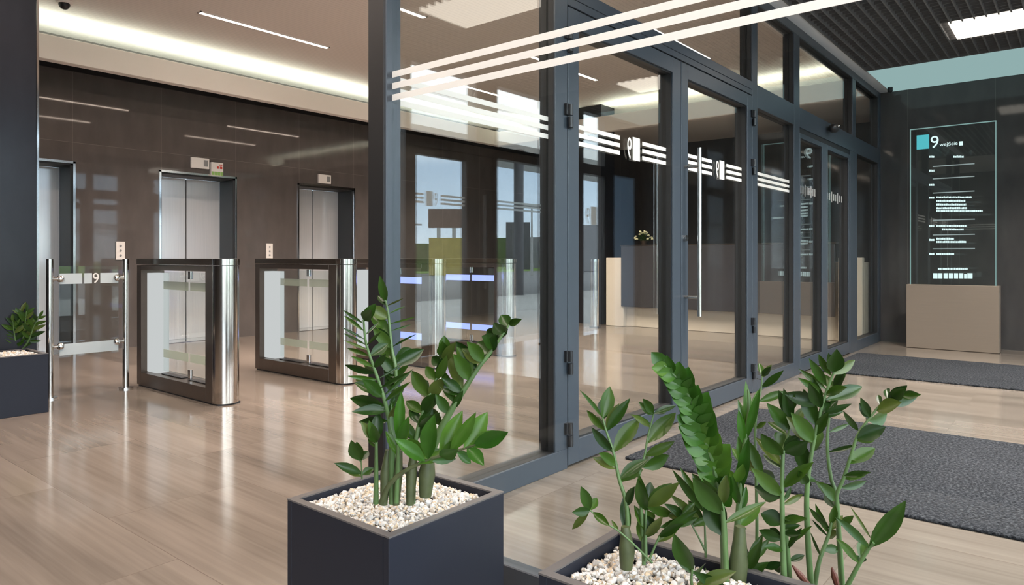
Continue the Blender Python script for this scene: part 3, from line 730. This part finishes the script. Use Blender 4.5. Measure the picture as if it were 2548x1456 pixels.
def frond(plant, px, d0, d1, n, L, W, start=.3, roll=(20, 20), sweep=55, r0=.009, r1=.0025, mat='leaf', tip=True, sides=(1, 1), jit=12, stem='stem', grow=0):
    k = len(px) - 1
    ctl = [P(x, y, d0 + (d1 - d0) * i / k) for i, (x, y) in enumerate(px)]
    path = spline(ctl, 7)
    rad = [r0 + (r1 - r0) * (i / (len(path) - 1)) ** .8 for i in range(len(path))]
    s = MB().tube(path, rad, 8).build('frond', M[stem], plant, True)
    vs, fs = [], []
    ln = [0]
    for i in range(1, len(path)): ln.append(ln[-1] + (path[i] - path[i - 1]).length)
    def at(t):
        x = t * ln[-1]
        for i in range(1, len(path)):
            if ln[i] >= x:
                f = (x - ln[i - 1]) / max(1e-6, ln[i] - ln[i - 1])
                return path[i - 1].lerp(path[i], f), (path[min(i + 1, len(path) - 1)] - path[max(i - 2, 0)]).normalized()
        return path[-1], (path[-1] - path[-3]).normalized()
    for i in range(n):
        q = (i + .5) / n; t = start + (1 - start) * q * .97
        p, T = at(t)
        sd = 1 if i % 2 == 0 else -1
        if not sides[0 if sd > 0 else 1]: continue
        V = (CAM - p).normalized()
        Sd = T.cross(V).normalized() * sd        # sd>0: to the right in the picture
        rl = math.radians((roll[0] if sd > 0 else roll[1]) + R.uniform(-jit, jit))
        Nn = Sd.cross(T).normalized()
        if Nn.dot(V) < 0: Nn = -Nn
        Sd2 = (Sd * math.cos(rl) + Nn * math.sin(rl)).normalized()
        sw = math.radians(sweep * (1 - .35 * q) + R.uniform(-jit, jit) * .7)
        D = T * math.cos(sw) + Sd2 * math.sin(sw)
        N2 = (Nn * math.cos(rl) - Sd * math.sin(rl))
        sz = (.72 + .5 * math.sin(math.pi * min(1, q * .85 + .12))) * (1 + grow * (q - .5)) * R.uniform(.88, 1.12)
        add_leaf(vs, fs, p, D, N2, L * sz, W * WS * sz * R.uniform(.9, 1.1), R.uniform(.02, .22))
    if tip:
        p, T = at(1); V = (CAM - p).normalized(); Sd = T.cross(V).normalized()
        add_leaf(vs, fs, p - T * .004, T, Sd.cross(T) if R.random() < .5 else (V + Sd * .6).normalized(), L * .8, W * .8)
    if vs:
        me = bpy.data.meshes.new('leaflets'); me.from_pydata([tuple(v) for v in vs], [], fs); me.update()
        link('leaflets', me, M[mat], s, True)
    return s

class Zm:
    def __init__(s, x0, y0, k): s.a = (x0, y0, k)
    def __call__(s, x, y): return (s.a[0] + x / s.a[2], s.a[1] + y / s.a[2])
def spray(plant, zm, d0, d1, stem, r0, r1, leaves, mat='leaf', smat='stem', spread=.05, extra=.55):
    """one stem with its own leaves: each leaf is base x,y, tip x,y and width"""
    k = len(stem) - 1
    ctl = [P(*zm(*q), d0 + (d1 - d0) * i / k) for i, q in enumerate(stem)]
    path = spline(ctl, 6) if k > 1 else ctl
    rad = [.72 * (r0 + (r1 - r0) * (i / (len(path) - 1)) ** .8) for i in range(len(path))]
    o = MB().tube(path, rad, 10).build('frond', M[smat], plant, True)
    vs, fs = [], []
    ys = [q[1] for q in stem]
    for n, (bx, by, tx, ty, w) in enumerate(leaves):
        f = min(1, max(0, (ys[0] - by) / max(1, ys[0] - ys[-1]))); d = d0 + (d1 - d0) * f
        b = P(*zm(bx, by), d)
        near = min(path, key=lambda p: (p - b).length)
        t = P(*zm(tx, ty), d + (1 if n % 2 else -1) * R.uniform(.2, 1) * spread)
        if (near - b).length < .045: b = near.lerp(b, .35)
        D = t - b; L = D.length; V = (CAM - b).normalized()
        N = V - D.normalized() * V.dot(D.normalized()); N.normalize()
        W = w / zm.a[2] * d / F
        N = Matrix.Rotation(math.radians(R.uniform(-32, 32)), 3, D.normalized()) @ N
        add_leaf(vs, fs, b, D, N, L * 1.08, W * 1.1, R.uniform(-.04, .14), .2)
        if w > 30 and R.random() < extra:      # its partner on the far side of the stem
            q = b + (near - b) * .8; T = (path[min(path.index(near) + 1, len(path) - 1)] - path[max(path.index(near) - 1, 0)]).normalized()
            D2 = D - N * (L * R.uniform(.35, .8)) + T * (L * R.uniform(-.25, .35)); D2 = D2.normalized()
            add_leaf(vs, fs, q + T * R.uniform(-.012, .012), D2, (N + D.normalized() * .6).normalized(), L * R.uniform(.75, 1.0), W, .08, .2)
    if vs:
        me = bpy.data.meshes.new('leaflets'); me.from_pydata([tuple(v) for v in vs], [], fs); me.update()
        link('leaflets', me, M[mat], o, True)
    return o
# plant in the square planter
t = thing('zz_plant', (1.27, 1.45, HP - .05), 'dark green glossy leaved plant in the square planter before the corner post', 'plant', 'glossy leaved potted plants')
D = 1.74; Z = Zm(820, 680, 2.426)
spray(t, Z, D, D + .04, [(390, 1390), (388, 1000), (402, 620), (375, 450), (355, 250), (335, 150)], .011, .003, [(330, 170, 308, 40, 46), (342, 200, 290, 130, 36), (350, 270, 248, 205, 70), (362, 400, 250, 235, 72), (372, 450, 268, 340, 62), (388, 540, 300, 430, 66), (352, 200, 440, 152, 12), (355, 240, 452, 198, 12), (360, 300, 510, 268, 11), (365, 360, 492, 312, 11), (375, 440, 502, 372, 13), (390, 560, 555, 466, 78), (400, 600, 310, 505, 64), (402, 650, 330, 540, 64), (402, 640, 470, 560, 40), (400, 720, 340, 610, 60)])
spray(t, Z, D - .03, D - .08, [(375, 1390), (372, 1000), (340, 800), (292, 640), (222, 430), (205, 280)], .011, .003, [(200, 300, 88, 228, 20), (205, 345, 95, 262, 24), (212, 400, 84, 330, 14), (222, 440, 90, 368, 18), (238, 470, 98, 410, 16), (250, 510, 100, 450, 27), (262, 560, 140, 505, 26), (275, 600, 95, 560, 42), (290, 650, 122, 622, 26), (300, 690, 160, 640, 62), (312, 750, 205, 650, 72), (322, 800, 142, 758, 72), (335, 840, 155, 830, 58), (345, 910, 190, 900, 54), (205, 280, 248, 228, 66), (212, 380, 292, 300, 14), (230, 440, 302, 360, 18), (250, 500, 345, 430, 62), (272, 570, 335, 490, 42), (290, 640, 450, 545, 15), (302, 690, 472, 600, 27), (320, 740, 492, 590, 24), (330, 780, 470, 665, 32), (348, 830, 440, 705, 44), (352, 900, 420, 790, 50)])
spray(t, Z, D - .01, D + .05, [(500, 1390), (515, 1050), (560, 850), (640, 650), (690, 500)], .011, .003, [(690, 505, 682, 422, 72), (672, 560, 622, 510, 60), (682, 540, 752, 428, 56), (645, 640, 586, 570, 58), (648, 640, 705, 515, 54), (605, 740, 508, 600, 84), (605, 740, 685, 640, 72), (565, 840, 468, 775, 62), (562, 850, 625, 740, 74), (540, 910, 485, 830, 62), (540, 940, 655, 850, 72), (525, 1000, 590, 900, 60), (520, 1020, 440, 900, 60)])
spray(t, Z, D + .01, D + .02, [(578, 1330), (585, 1200), (645, 1000), (722, 850), (802, 720), (892, 580), (962, 490), (1032, 390), (1085, 310)], .019, .003, [(722, 850, 648, 740, 62), (762, 790, 680, 600, 74), (800, 722, 690, 640, 58), (802, 720, 718, 480, 74), (850, 645, 755, 500, 84), (892, 582, 768, 425, 88), (930, 535, 840, 425, 74), (962, 492, 890, 415, 92), (992, 445, 925, 385, 92), (1022, 402, 955, 345, 88), (1052, 362, 998, 305, 82), (1080, 320, 1040, 256, 72), (1080, 312, 1142, 283, 42), (932, 532, 968, 430, 62), (982, 472, 1005, 375, 62), (1032, 400, 1064, 315, 60), (740, 830, 800, 720, 40), (690, 920, 610, 820, 64)])
spray(t, Z, D - .08, D - .16, [(312, 1390), (352, 1290), (432, 1210), (562, 1140), (692, 1095), (802, 1062), (882, 1035)], .010, .003, [(562, 1140, 420, 1010, 80), (580, 1120, 472, 1005, 72), (572, 1120, 612, 888, 108), (652, 1100, 792, 850, 96), (722, 1075, 872, 858, 78), (802, 1055, 945, 856, 106), (872, 1035, 1066, 962, 92), (530, 1150, 662, 1065, 72), (652, 1105, 768, 1065, 80), (762, 1080, 852, 1142, 58), (832, 1060, 922, 1142, 78), (602, 1130, 752, 1122, 52)], 'leafb', 'stemd')
spray(t, Z, D - .02, D - .03, [(196, 1240), (193, 1180), (190, 1130)], .003, .002, [(190, 1130, 132, 1028, 78), (190, 1130, 232, 1078, 58), (194, 1205, 50, 1152, 52), (196, 1215, 262, 1178, 48)])
spray(t, Z, D - .05, D - .07, [(280, 1390), (282, 1200), (282, 1020)], .010, .005, [(282, 1020, 258, 940, 62), (280, 1010, 292, 848, 68), (282, 1030, 198, 905, 54), (284, 1060, 235, 960, 48)])
spray(t, Z, D - .05, D - .07, [(402, 1385), (412, 1160), (412, 1010)], .009, .005, [(412, 1015, 432, 735, 62), (412, 1040, 380, 800, 50), (412, 1050, 470, 880, 56), (410, 1100, 350, 960, 54)], 'leafb')
for x, r in ((1058, .021), (985, .013), (955, .013), (1020, .014)):
    MB().tube([P(x, 1256 if x < 1050 else 1236, D - .03), P(x + 4, 1180, D - .03), P(x + 10, 1120, D - .03)], [r * .7, r, r * .5], 10).build('stem', M['stemd'], t, True)

# left clump of the long planter
DA = 1.46; Z = Zm(1344, 821, 2.2925)
t = thing('zz_plant', (1.30, .72, HP - .05), 'sparse green plant at the left end of the long planter', 'plant', 'glossy leaved potted plants')
spray(t, Z, DA, DA + .03, [(482, 1350), (500, 1250), (492, 1000), (450, 850), (418, 700), (378, 580), (356, 500)], .009, .0025, [(356, 500, 255, 360, 24), (356, 505, 402, 333, 78), (376, 575, 496, 408, 58), (376, 572, 262, 465, 42), (416, 695, 302, 570, 54), (416, 695, 562, 518, 88), (438, 765, 340, 708, 56), (452, 860, 602, 742, 72), (492, 1010, 540, 900, 50), (500, 1160, 476, 965, 58)])
spray(t, Z, DA + .02, DA + .05, [(592, 1340), (586, 1200), (572, 950), (565, 830), (600, 700), (612, 620), (648, 480)], .006, .0025, [(648, 480, 588, 398, 48), (650, 475, 768, 428, 38), (632, 560, 538, 490, 33), (612, 645, 762, 488, 84), (604, 715, 752, 648, 54), (600, 785, 726, 722, 78)])
spray(t, Z, DA - .02, DA - .02, [(640, 1330), (540, 1230), (450, 1150), (380, 1105), (285, 1030)], .0035, .002, [(282, 1025, 240, 908, 60), (284, 1030, 322, 962, 44), (284, 1032, 188, 1040, 50), (276, 1040, 182, 1137, 38), (300, 1035, 388, 1112, 42), (450, 1150, 410, 1090, 18)])
spray(t, Z, DA + .01, DA + .03, [(602, 1320), (602, 1150), (604, 1010)], .006, .003, [(602, 1030, 558, 888, 64), (608, 1015, 642, 872, 80), (625, 1010, 768, 893, 70), (615, 1005, 742, 1052, 54), (602, 1060, 662, 1152, 62), (600, 1150, 545, 1010, 56), (602, 1180, 690, 1080, 50), (520, 1210, 590, 1050, 60)])
spray(t, Z, DA + .02, DA + .04, [(622, 1310), (690, 1165), (760, 1100), (805, 1065)], .004, .002, [(702, 1155, 882, 1040, 48), (742, 1115, 902, 1082, 44), (662, 1175, 802, 1112, 44), (800, 1065, 880, 990, 40)])
spray(t, Z, DA + .05, DA + .08, [(948, 1390), (942, 1200), (936, 1040)], .005, .002, [(936, 1045, 778, 832, 42), (940, 1120, 800, 1000, 62), (940, 1130, 745, 950, 50), (938, 1060, 1010, 970, 44)])
spray(t, Z, DA + .04, DA + .06, [(945, 1265), (902, 1180), (852, 1090)], .004, .002, [(852, 1092, 700, 1122, 48), (852, 1092, 902, 1112, 36), (856, 1090, 726, 1000, 52), (870, 1110, 960, 1080, 40)])
MB().tube([P(1558, 1415, DA), P(1560, 1370, DA), P(1556, 1310, DA)], [.013, .017, .009], 10).build('stem', M['stemd'], t, True)
# big clump
DB = 1.46
t = thing('zz_plant', (1.30, .36, HP - .05), 'tall many stemmed plant filling the middle of the long planter', 'plant', 'glossy leaved potted plants')
frond(t, [(1806, 1475), (1802, 1366), (1798, 1279), (1789, 1235), (1776, 1161), (1758, 1105), (1728, 1017), (1693, 952), (1652, 908)], DB, DB - .02, 30, .050, .038, .36, (34, 26), 46, .010, mat='leafb', jit=9)
spray(t, Z, DB - .03, DB - .04, [(1062, 1480), (1052, 1250), (1042, 1050), (1030, 980)], .009, .006, [(1042, 1060, 882, 858, 104), (1052, 1180, 948, 985, 112), (1042, 1000, 1060, 840, 60), (1050, 1100, 1270, 992, 48)])
spray(t, Z, DB + .03, DB + .06, [(1092, 1480), (1112, 1300), (1130, 1050), (1152, 800), (1172, 600), (1190, 450), (1186, 340)], .013, .003, [(1150, 650, 1138, 478, 44), (1172, 570, 1185, 312, 50), (1190, 620, 1247, 355, 44), (1150, 780, 1133, 618, 54), (1150, 910, 1182, 640, 64), (1120, 1140, 1252, 1008, 58), (1035, 875, 1152, 768, 64), (1140, 900, 1060, 800, 60), (1130, 1000, 1100, 840, 54), (1130, 1050, 1180, 900, 50)], 'leafb')
spray(t, Z, DB + .09, DB + .14, [(1216, 1480), (1236, 1200), (1232, 850), (1226, 600), (1240, 430), (1262, 330), (1265, 262)], .006, .0025, [(1262, 330, 1377, 243, 38), (1262, 265, 1252, 192, 34), (1265, 262, 1312, 213, 34), (1250, 410, 1392, 354, 44), (1240, 560, 1288, 528, 28), (1232, 800, 1330, 842, 60), (1330, 845, 1190, 640, 58)])
spray(t, Z, DB - .02, DB, [(1392, 1480), (1386, 1250), (1380, 950), (1385, 720), (1400, 640)], .010, .004, [(1385, 710, 1268, 600, 84), (1386, 700, 1392, 590, 124), (1390, 695, 1516, 640, 94), (1384, 770, 1240, 620, 60), (1380, 945, 1228, 808, 74), (1380, 960, 1236, 900, 92), (1388, 890, 1532, 768, 64), (1386, 1005, 1492, 940, 34), (1390, 1100, 1502, 1072, 44), (1390, 1120, 1268, 1050, 92), (1400, 1170, 1482, 1163, 38), (1376, 1180, 1258, 1150, 62), (1396, 1260, 1286, 1240, 48), (1380, 1320, 1278, 1352, 44)])
spray(t, Z, DB, DB, [(1428, 1480), (1412, 1250), (1396, 1100)], .008, .005, [(1412, 1250, 1480, 1140, 34), (1420, 1330, 1500, 1290, 36)])
spray(t, Z, DB + .01, DB + .03, [(1396, 660), (1428, 540), (1425, 450)], .004, .002, [(1425, 570, 1316, 438, 74), (1402, 600, 1303, 520, 44), (1428, 520, 1402, 366, 58), (1430, 560, 1500, 450, 54), (1425, 470, 1450, 380, 40)])
spray(t, Z, DB, DB - .03, [(1548, 1480), (1530, 1250), (1520, 1000), (1530, 830), (1560, 640), (1602, 450), (1652, 300), (1680, 230)], .010, .003, [(1612, 320, 1543, 178, 48), (1645, 260, 1593, 148, 44), (1668, 240, 1692, 128, 86), (1672, 255, 1792, 178, 54), (1602, 370, 1478, 278, 40), (1602, 430, 1408, 368, 76), (1564, 645, 1448, 490, 84), (1572, 560, 1505, 358, 80), (1625, 375, 1742, 330, 54), (1645, 415, 1842, 318, 74), (1650, 480, 1762, 428, 34), (1540, 840, 1478, 640, 84), (1526, 880, 1478, 812, 52), (1526, 870, 1572, 852, 48), (1580, 600, 1640, 480, 54), (1590, 500, 1690, 400, 60), (1610, 440, 1540, 330, 62), (1560, 700, 1600, 560, 60)])
spray(t, Z, DB + .06, DB + .09, [(1722, 1480), (1706, 1200), (1690, 950), (1660, 850), (1640, 700), (1642, 560), (1662, 420), (1682, 330)], .009, .0025, [(1655, 490, 1610, 388, 54), (1648, 590, 1752, 540, 23), (1645, 695, 1802, 660, 24), (1670, 885, 1600, 902, 44), (1690, 965, 1608, 888, 62), (1690, 1030, 1636, 930, 72), (1700, 1105, 1782, 1068, 44), (1702, 1140, 1636, 1182, 44), (1700, 1262, 1620, 1250, 48), (1680, 340, 1620, 260, 46), (1680, 340, 1730, 230, 46)])
spray(t, Z, DB + .02, DB - .02, [(1728, 1480), (1702, 1100), (1692, 950), (1730, 850), (1772, 720), (1812, 600), (1882, 500), (1952, 420), (2050, 372), (2090, 362)], .007, .0025, [(2060, 372, 2158, 370, 44), (1972, 422, 2132, 388, 66), (1932, 472, 2052, 418, 80), (1882, 522, 1984, 486, 86), (1812, 622, 1958, 558, 80), (1752, 765, 1902, 678, 74), (1732, 835, 1862, 814, 34), (1712, 905, 1872, 874, 44), (1880, 495, 1838, 405, 44), (1940, 425, 1928, 366, 30), (1802, 565, 1738, 478, 34), (1982, 405, 1975, 342, 38), (2012, 392, 2072, 342, 62)])
spray(t, Z, DB - .05, DB - .08, [(1742, 1480), (1812, 1350), (1872, 1250), (1902, 1215)], .007, .004, [(1872, 1248, 2068, 992, 100), (1822, 1315, 1850, 1198, 64), (1866, 1245, 1718, 1088, 48), (1872, 1160, 1778, 1022, 16), (1802, 1325, 1712, 1205, 44)])
spray(t, Z, DB + .01, DB + .02, [(1562, 1480), (1592, 1320), (1642, 1180), (1662, 1090)], .008, .004, [(1642, 1135, 1543, 1018, 38), (1640, 1175, 1558, 1090, 17), (1602, 1285, 1553, 1188, 15), (1650, 1150, 1720, 1060, 48), (1655, 1110, 1680, 1010, 44)])
spray(t, Z, DB - .07, DB - .09, [(872, 1490), (862, 1430), (868, 1365)], .005, .003, [(870, 1370, 768, 1198, 100), (880, 1375, 1062, 1482, 64), (950, 1445, 1092, 1380, 74)])
spray(t, Z, DB, DB + .01, [(1165, 1480), (1180, 1380), (1200, 1300)], .006, .003, [(1182, 1385, 1255, 1215, 56), (1190, 1400, 1160, 1225, 56), (1200, 1420, 1290, 1330, 50), (1230, 1330, 1300, 1200, 44)])
for x0, y0, x1, y1 in ((1525, 1450, 1440, 1345), (1692, 1450, 1664, 1358)):
    a, b = P(*Z(x0, y0), DB - .02), P(*Z(x1, y1), DB - .02); MB().tube([a, a.lerp(b, .5), b], [.006, .007, .002], 8).build('red_sheath', M['sheath'], t, True)
MB().tube([P(1835, 1480, DB), P(1838, 1400, DB), P(1842, 1310, DB)], [.016, .020, .010], 10).build('stem', M['stemd'], t, True)
# small plant in the far planter
DC = 5.05
t = thing('zz_plant', (1.5, 5.62, HP - .03), 'small dark plant in the little planter before the pillar', 'plant', 'glossy leaved potted plants')
frond(t, [(40, 882), (42, 840), (55, 790), (42, 757)], DC, DC, 13, .085, .028, .15, (20, 20), 55, .012)
frond(t, [(44, 882), (55, 850), (62, 810), (66, 775)], DC + .03, DC, 13, .085, .028, .15, (20, 20), 55, .010)
frond(t, [(45, 882), (70, 850), (85, 810), (98, 788)], DC, DC - .05, 9, .075, .024, .35, (20, 20), 60, .007)
frond(t, [(40, 882), (38, 850), (34, 820), (32, 800)], DC, DC - .05, 8, .075, .026, .2, (20, 20), 60, .008)

# ---------------------------------------------------------------- street facade (behind the camera, mirrored in the glass wall)
FB = -1.36
FM = [-4.9, -3.6, -2.3, -1.0, .3, 1.70, 3.1, 4.5]
for i in range(len(FM)):
    a0 = FM[i] + .04; a1 = (FM[i + 1] if i + 1 < len(FM) else 4.86) - .04
    if a1 - a0 > .3:
        st(MB().box(a0, a1, FB - .006, FB + .006, .08, 3.1).build('window_%d' % (20 + i), M['glassF']))
    st(MB().box(FM[i] - .04, FM[i] + .04, FB - .06, FB + .06, 0, 3.14).build('trim_%d' % (20 + i), M['frame']))
f = MB(); f.box(-5, 9.8, FB - .06, FB + .06, 3.1, 3.14); f.box(-5, 4.86, FB - .06, FB + .06, 0, .08); st(f.build('trim_30', M['frame']))
st(MB().box(-5, 9.8, FB - .06, FB + .06, 3.14, 3.6).build('wall_front', M['soffit']))
f = MB(); f.box(4.86, 4.94, FB - .06, FB + .06, 0, 3.1); f.box(6.26, 6.32, FB - .06, FB + .06, 0, 3.1); f.box(7.30, 8.16, FB - .06, FB + .06, 0, 3.1); f.box(8.71, 8.98, FB - .06, FB + .06, 0, 3.1); f.box(9.66, 9.8, FB - .06, FB + .06, 0, 3.1)
f.box(4.94, 8.71, FB - .06, FB + .06, 2.24, 2.38); st(f.build('trim_31', M['frame_dark']), None, None)
st(MB().box(5.95, 6.26, FB - .09, FB + .05, 2.38, 3.1).build('trim_32', M['steel_dark']))
for k, (a0, a1, z0, z1) in enumerate(((4.94, 5.95, 2.38, 3.1), (6.32, 7.30, 2.38, 3.1), (8.16, 8.71, 2.38, 3.1), (8.16, 8.71, .08, 2.24), (6.32, 7.30, .08, 2.24))):
    w = st(MB().box(a0, a1, FB - .006, FB + .006, z0, z1).build('window_%d' % (40 + k), M['glassF']))
    if k == 4: stripes(w, [(a0, a1)], FB + .008).data.materials[0] = M['frost']
    if k == 3: logo(w, a0 + .42, FB + .008, (-1, 0, 0), .26, 1.66)
t = thing('door_8', (5.6, FB, 0), 'dark framed street door mirrored in the first glass pane', 'door', None, 'structure')
f = MB(); f.box(4.945, 5.03, FB - .04, FB + .04, .01, 2.235); f.box(5.80, 6.255, FB - .04, FB + .04, .01, 2.235); f.box(5.03, 5.80, FB - .04, FB + .04, 2.15, 2.235); f.box(5.03, 5.80, FB - .04, FB + .04, .01, .12)
f.build('frame', M['frame_dark'], t)
g = MB().box(5.03, 5.80, FB - .006, FB + .006, .12, 2.15).build('glass_pane', M['glassF'], t)
stripes(g, [(5.03, 5.17), (5.42, 5.80)], FB + .008); logo(g, 5.2, FB + .008, (1, 0, 0), .16)
h = MB(); h.cyl((6.02, FB + .12, .7), (6.02, FB + .12, 1.78), .016); h.cyl((6.02, FB + .12, 1.70), (6.02, FB + .04, 1.70), .01); h.cyl((6.02, FB + .12, .8), (6.02, FB + .04, .8), .01)
h.build('pull_bar', M['steel'], t, True)
st(MB().box(8.98, 9.66, FB - .01, FB + .01, 0, 2.3).build('window_46', M['obscure']))
st(MB().box(8.98, 9.66, FB - .03, FB + .03, 2.3, 3.1).build('wall_panel', M['frame_dark']))

# ---------------------------------------------------------------- outdoors
st(MB().box(-60, 110, -9, -1.42, -.2, -.05).build('pavement', M['concrete']))
st(MB().box(-60, 110, -34, -9, -.2, -.08).build('road', M['asphalt']))
st(MB().box(-80, 160, -220, -34, -.2, -.06).build('lawn', M['grass']))
def up(name, x0, x1, ytop, d, matn, label, cat, depth=4, base=-.06, group=None):
    p0, p1 = PR(x0, ytop, d), PR(x1, ytop, d); dirv = (p1 - p0); dirv.z = 0; dn = Vector((-dirv.y, dirv.x, 0)).normalized() * depth
    if dn.y > 0: dn = -dn
    a, b = p0.copy(), p1.copy()
    m = MB(); m.prism([(a.x, a.y), (b.x, b.y), (b.x + dn.x, b.y + dn.y), (a.x + dn.x, a.y + dn.y)], base, p0.z)
    return tag(m.build(name, M[matn]), label, cat, group)
t = PR(1105, 542, 55)
bt = thing('billboard', (t.x, t.y, -.06), 'brown billboard on posts mirrored beside the street door', 'billboard')
p0, p1 = PR(1065, 520, 55), PR(1150, 567, 55)
q0, q1 = PR(1150, 520, 55), PR(1065, 567, 55)
m = MB(); d = (PR(1150, 520, 55) - p0); nn = Vector((d.y, -d.x, 0)).normalized() * .3
m.prism([(p0.x, p0.y), (p1.x, p1.y), (p1.x + nn.x, p1.y + nn.y), (p0.x + nn.x, p0.y + nn.y)], p1.z, p0.z); m.build('board', M['board'], bt)
for f_ in (.3, .75):
    c = p0.lerp(p1, f_); MB().cyl((c.x, c.y, -.06), (c.x, c.y, p1.z), .15, n=10).build('post', M['concrete'], bt)
up('far_hedge', 990, 1062, 606, 60, 'hedge', 'green hedge row mirrored left of the billboard', 'hedge', 3)
up('far_shrub', 1066, 1150, 592, 46, 'straw', 'dry yellow bank mirrored under the billboard', 'bank', 3)
up('far_building', 1258, 1318, 553, 70, 'bldgd', 'dark square building mirrored right of the street door', 'building', 8, group='far buildings')
up('far_building', 1222, 1260, 592, 90, 'hedge', 'low dark trees mirrored right of the street door', 'trees', 4)
up('far_building', 1318, 1360, 590, 80, 'bldg', 'grey low building mirrored beside the canopy column', 'building', 8, group='far buildings')
up('far_building', 1440, 1520, 560, 60, 'bldg', 'pale grey building mirrored in the left door leaf', 'building', 8, group='far buildings')
up('far_hedge', 900, 1225, 628, 120, 'bldg', 'long low grey skyline mirrored in the first pane', 'building', 6)
for px_, top_ in ((1020, 560), (1322, 515)):
    c = PR(px_, 640, 45); zt_ = PR(px_, top_, 45).z
    t = thing('street_lamp', (c.x, c.y, -.06), 'thin street lamp mirrored %s' % ('left of the billboard' if px_ < 1100 else 'right of the canopy column'), 'street lamp', 'street lamps')
    MB().cyl((c.x, c.y, -.06), (c.x, c.y, zt_), .09, .05, n=10).build('pole', M['concrete'], t, True)
    MB().box(c.x - .9, c.x + .9, c.y - .12, c.y + .12, zt_, zt_ + .1).build('lamp_head', M['concrete'], t)
c = PR(1288, 640, 21)
t = thing('canopy', (c.x, c.y, -.05), 'pale canopy roof on a round grey column mirrored in the glass', 'canopy')
MB().cyl((c.x, c.y, -.05), (c.x, c.y, 4.3), .15, n=20).build('column', M['bldgd'], t, True)
MB().box(c.x - 5, c.x + 12, c.y - 3, c.y + .6, 4.3, 4.6).build('roof', M['white'], t)

# ---------------------------------------------------------------- sky, daylight portals, camera
wd = bpy.data.worlds.new('sky'); S.world = wd; wd.use_nodes = True
n, l = wd.node_tree.nodes, wd.node_tree.links
tc = n.new('ShaderNodeTexCoord'); sp = n.new('ShaderNodeSeparateXYZ'); l.new(tc.outputs['Generated'], sp.inputs[0])
cr = n.new('ShaderNodeValToRGB'); e = cr.color_ramp.elements
e[0].position = 0; e[0].color = (.80, .90, 1.0, 1); e[1].position = .7; e[1].color = (1.25, 1.3, 1.36, 1)
k = e.new(.06); k.color = (.62, .76, .92, 1); k = e.new(.13); k.color = (.50, .64, .82, 1); k = e.new(.18); k.color = (1.1, 1.18, 1.25, 1); k = e.new(.26); k.color = (1.4, 1.45, 1.5, 1)
l.new(sp.outputs[2], cr.inputs[0])
nz = n.new('ShaderNodeTexNoise'); nz.inputs['Scale'].default_value = 4; nz.inputs['Detail'].default_value = 6; l.new(tc.outputs['Generated'], nz.inputs['Vector'])
mr = n.new('ShaderNodeMapRange'); mr.inputs[3].default_value = .8; mr.inputs[4].default_value = 1.2; l.new(nz.outputs['Fac'], mr.inputs[0])
vm = n.new('ShaderNodeVectorMath'); vm.operation = 'SCALE'; l.new(cr.outputs[0], vm.inputs[0]); l.new(mr.outputs[0], vm.inputs['Scale'])
bg = n['Background']; l.new(vm.outputs[0], bg.inputs[0]); bg.inputs[1].default_value = 2.9
for a0, a1 in ((-5, 1.7), (1.78, 9.7)):
    L = bpy.data.lights.new('daylight_portal', 'AREA'); L.shape = 'RECTANGLE'; L.size = a1 - a0; L.size_y = 3.1; L.cycles.is_portal = True
    o = bpy.data.objects.new('daylight_portal', L); COL.objects.link(o); o.location = ((a0 + a1) / 2, FB - .1, 1.57); o.rotation_euler = (math.radians(90), 0, 0)
cd = bpy.data.cameras.new('camera'); cam = bpy.data.objects.new('camera', cd); COL.objects.link(cam)
cam.location = (0, 0, H); cam.rotation_euler = (math.radians(90), 0, TH - math.radians(90))
cd.sensor_width = 36; cd.lens = F / 2548 * 36; cd.shift_y = -(728 - HY) / 2548; cd.clip_start = .02; cd.clip_end = 500
S.camera = cam
vs = S.view_settings; vs.view_transform = 'Standard'; vs.look = 'None'; vs.gamma = 1; vs.exposure = 1.0
S.cycles.transparent_max_bounces = 24; S.cycles.max_bounces = 10; S.cycles.sample_clamp_indirect = 6
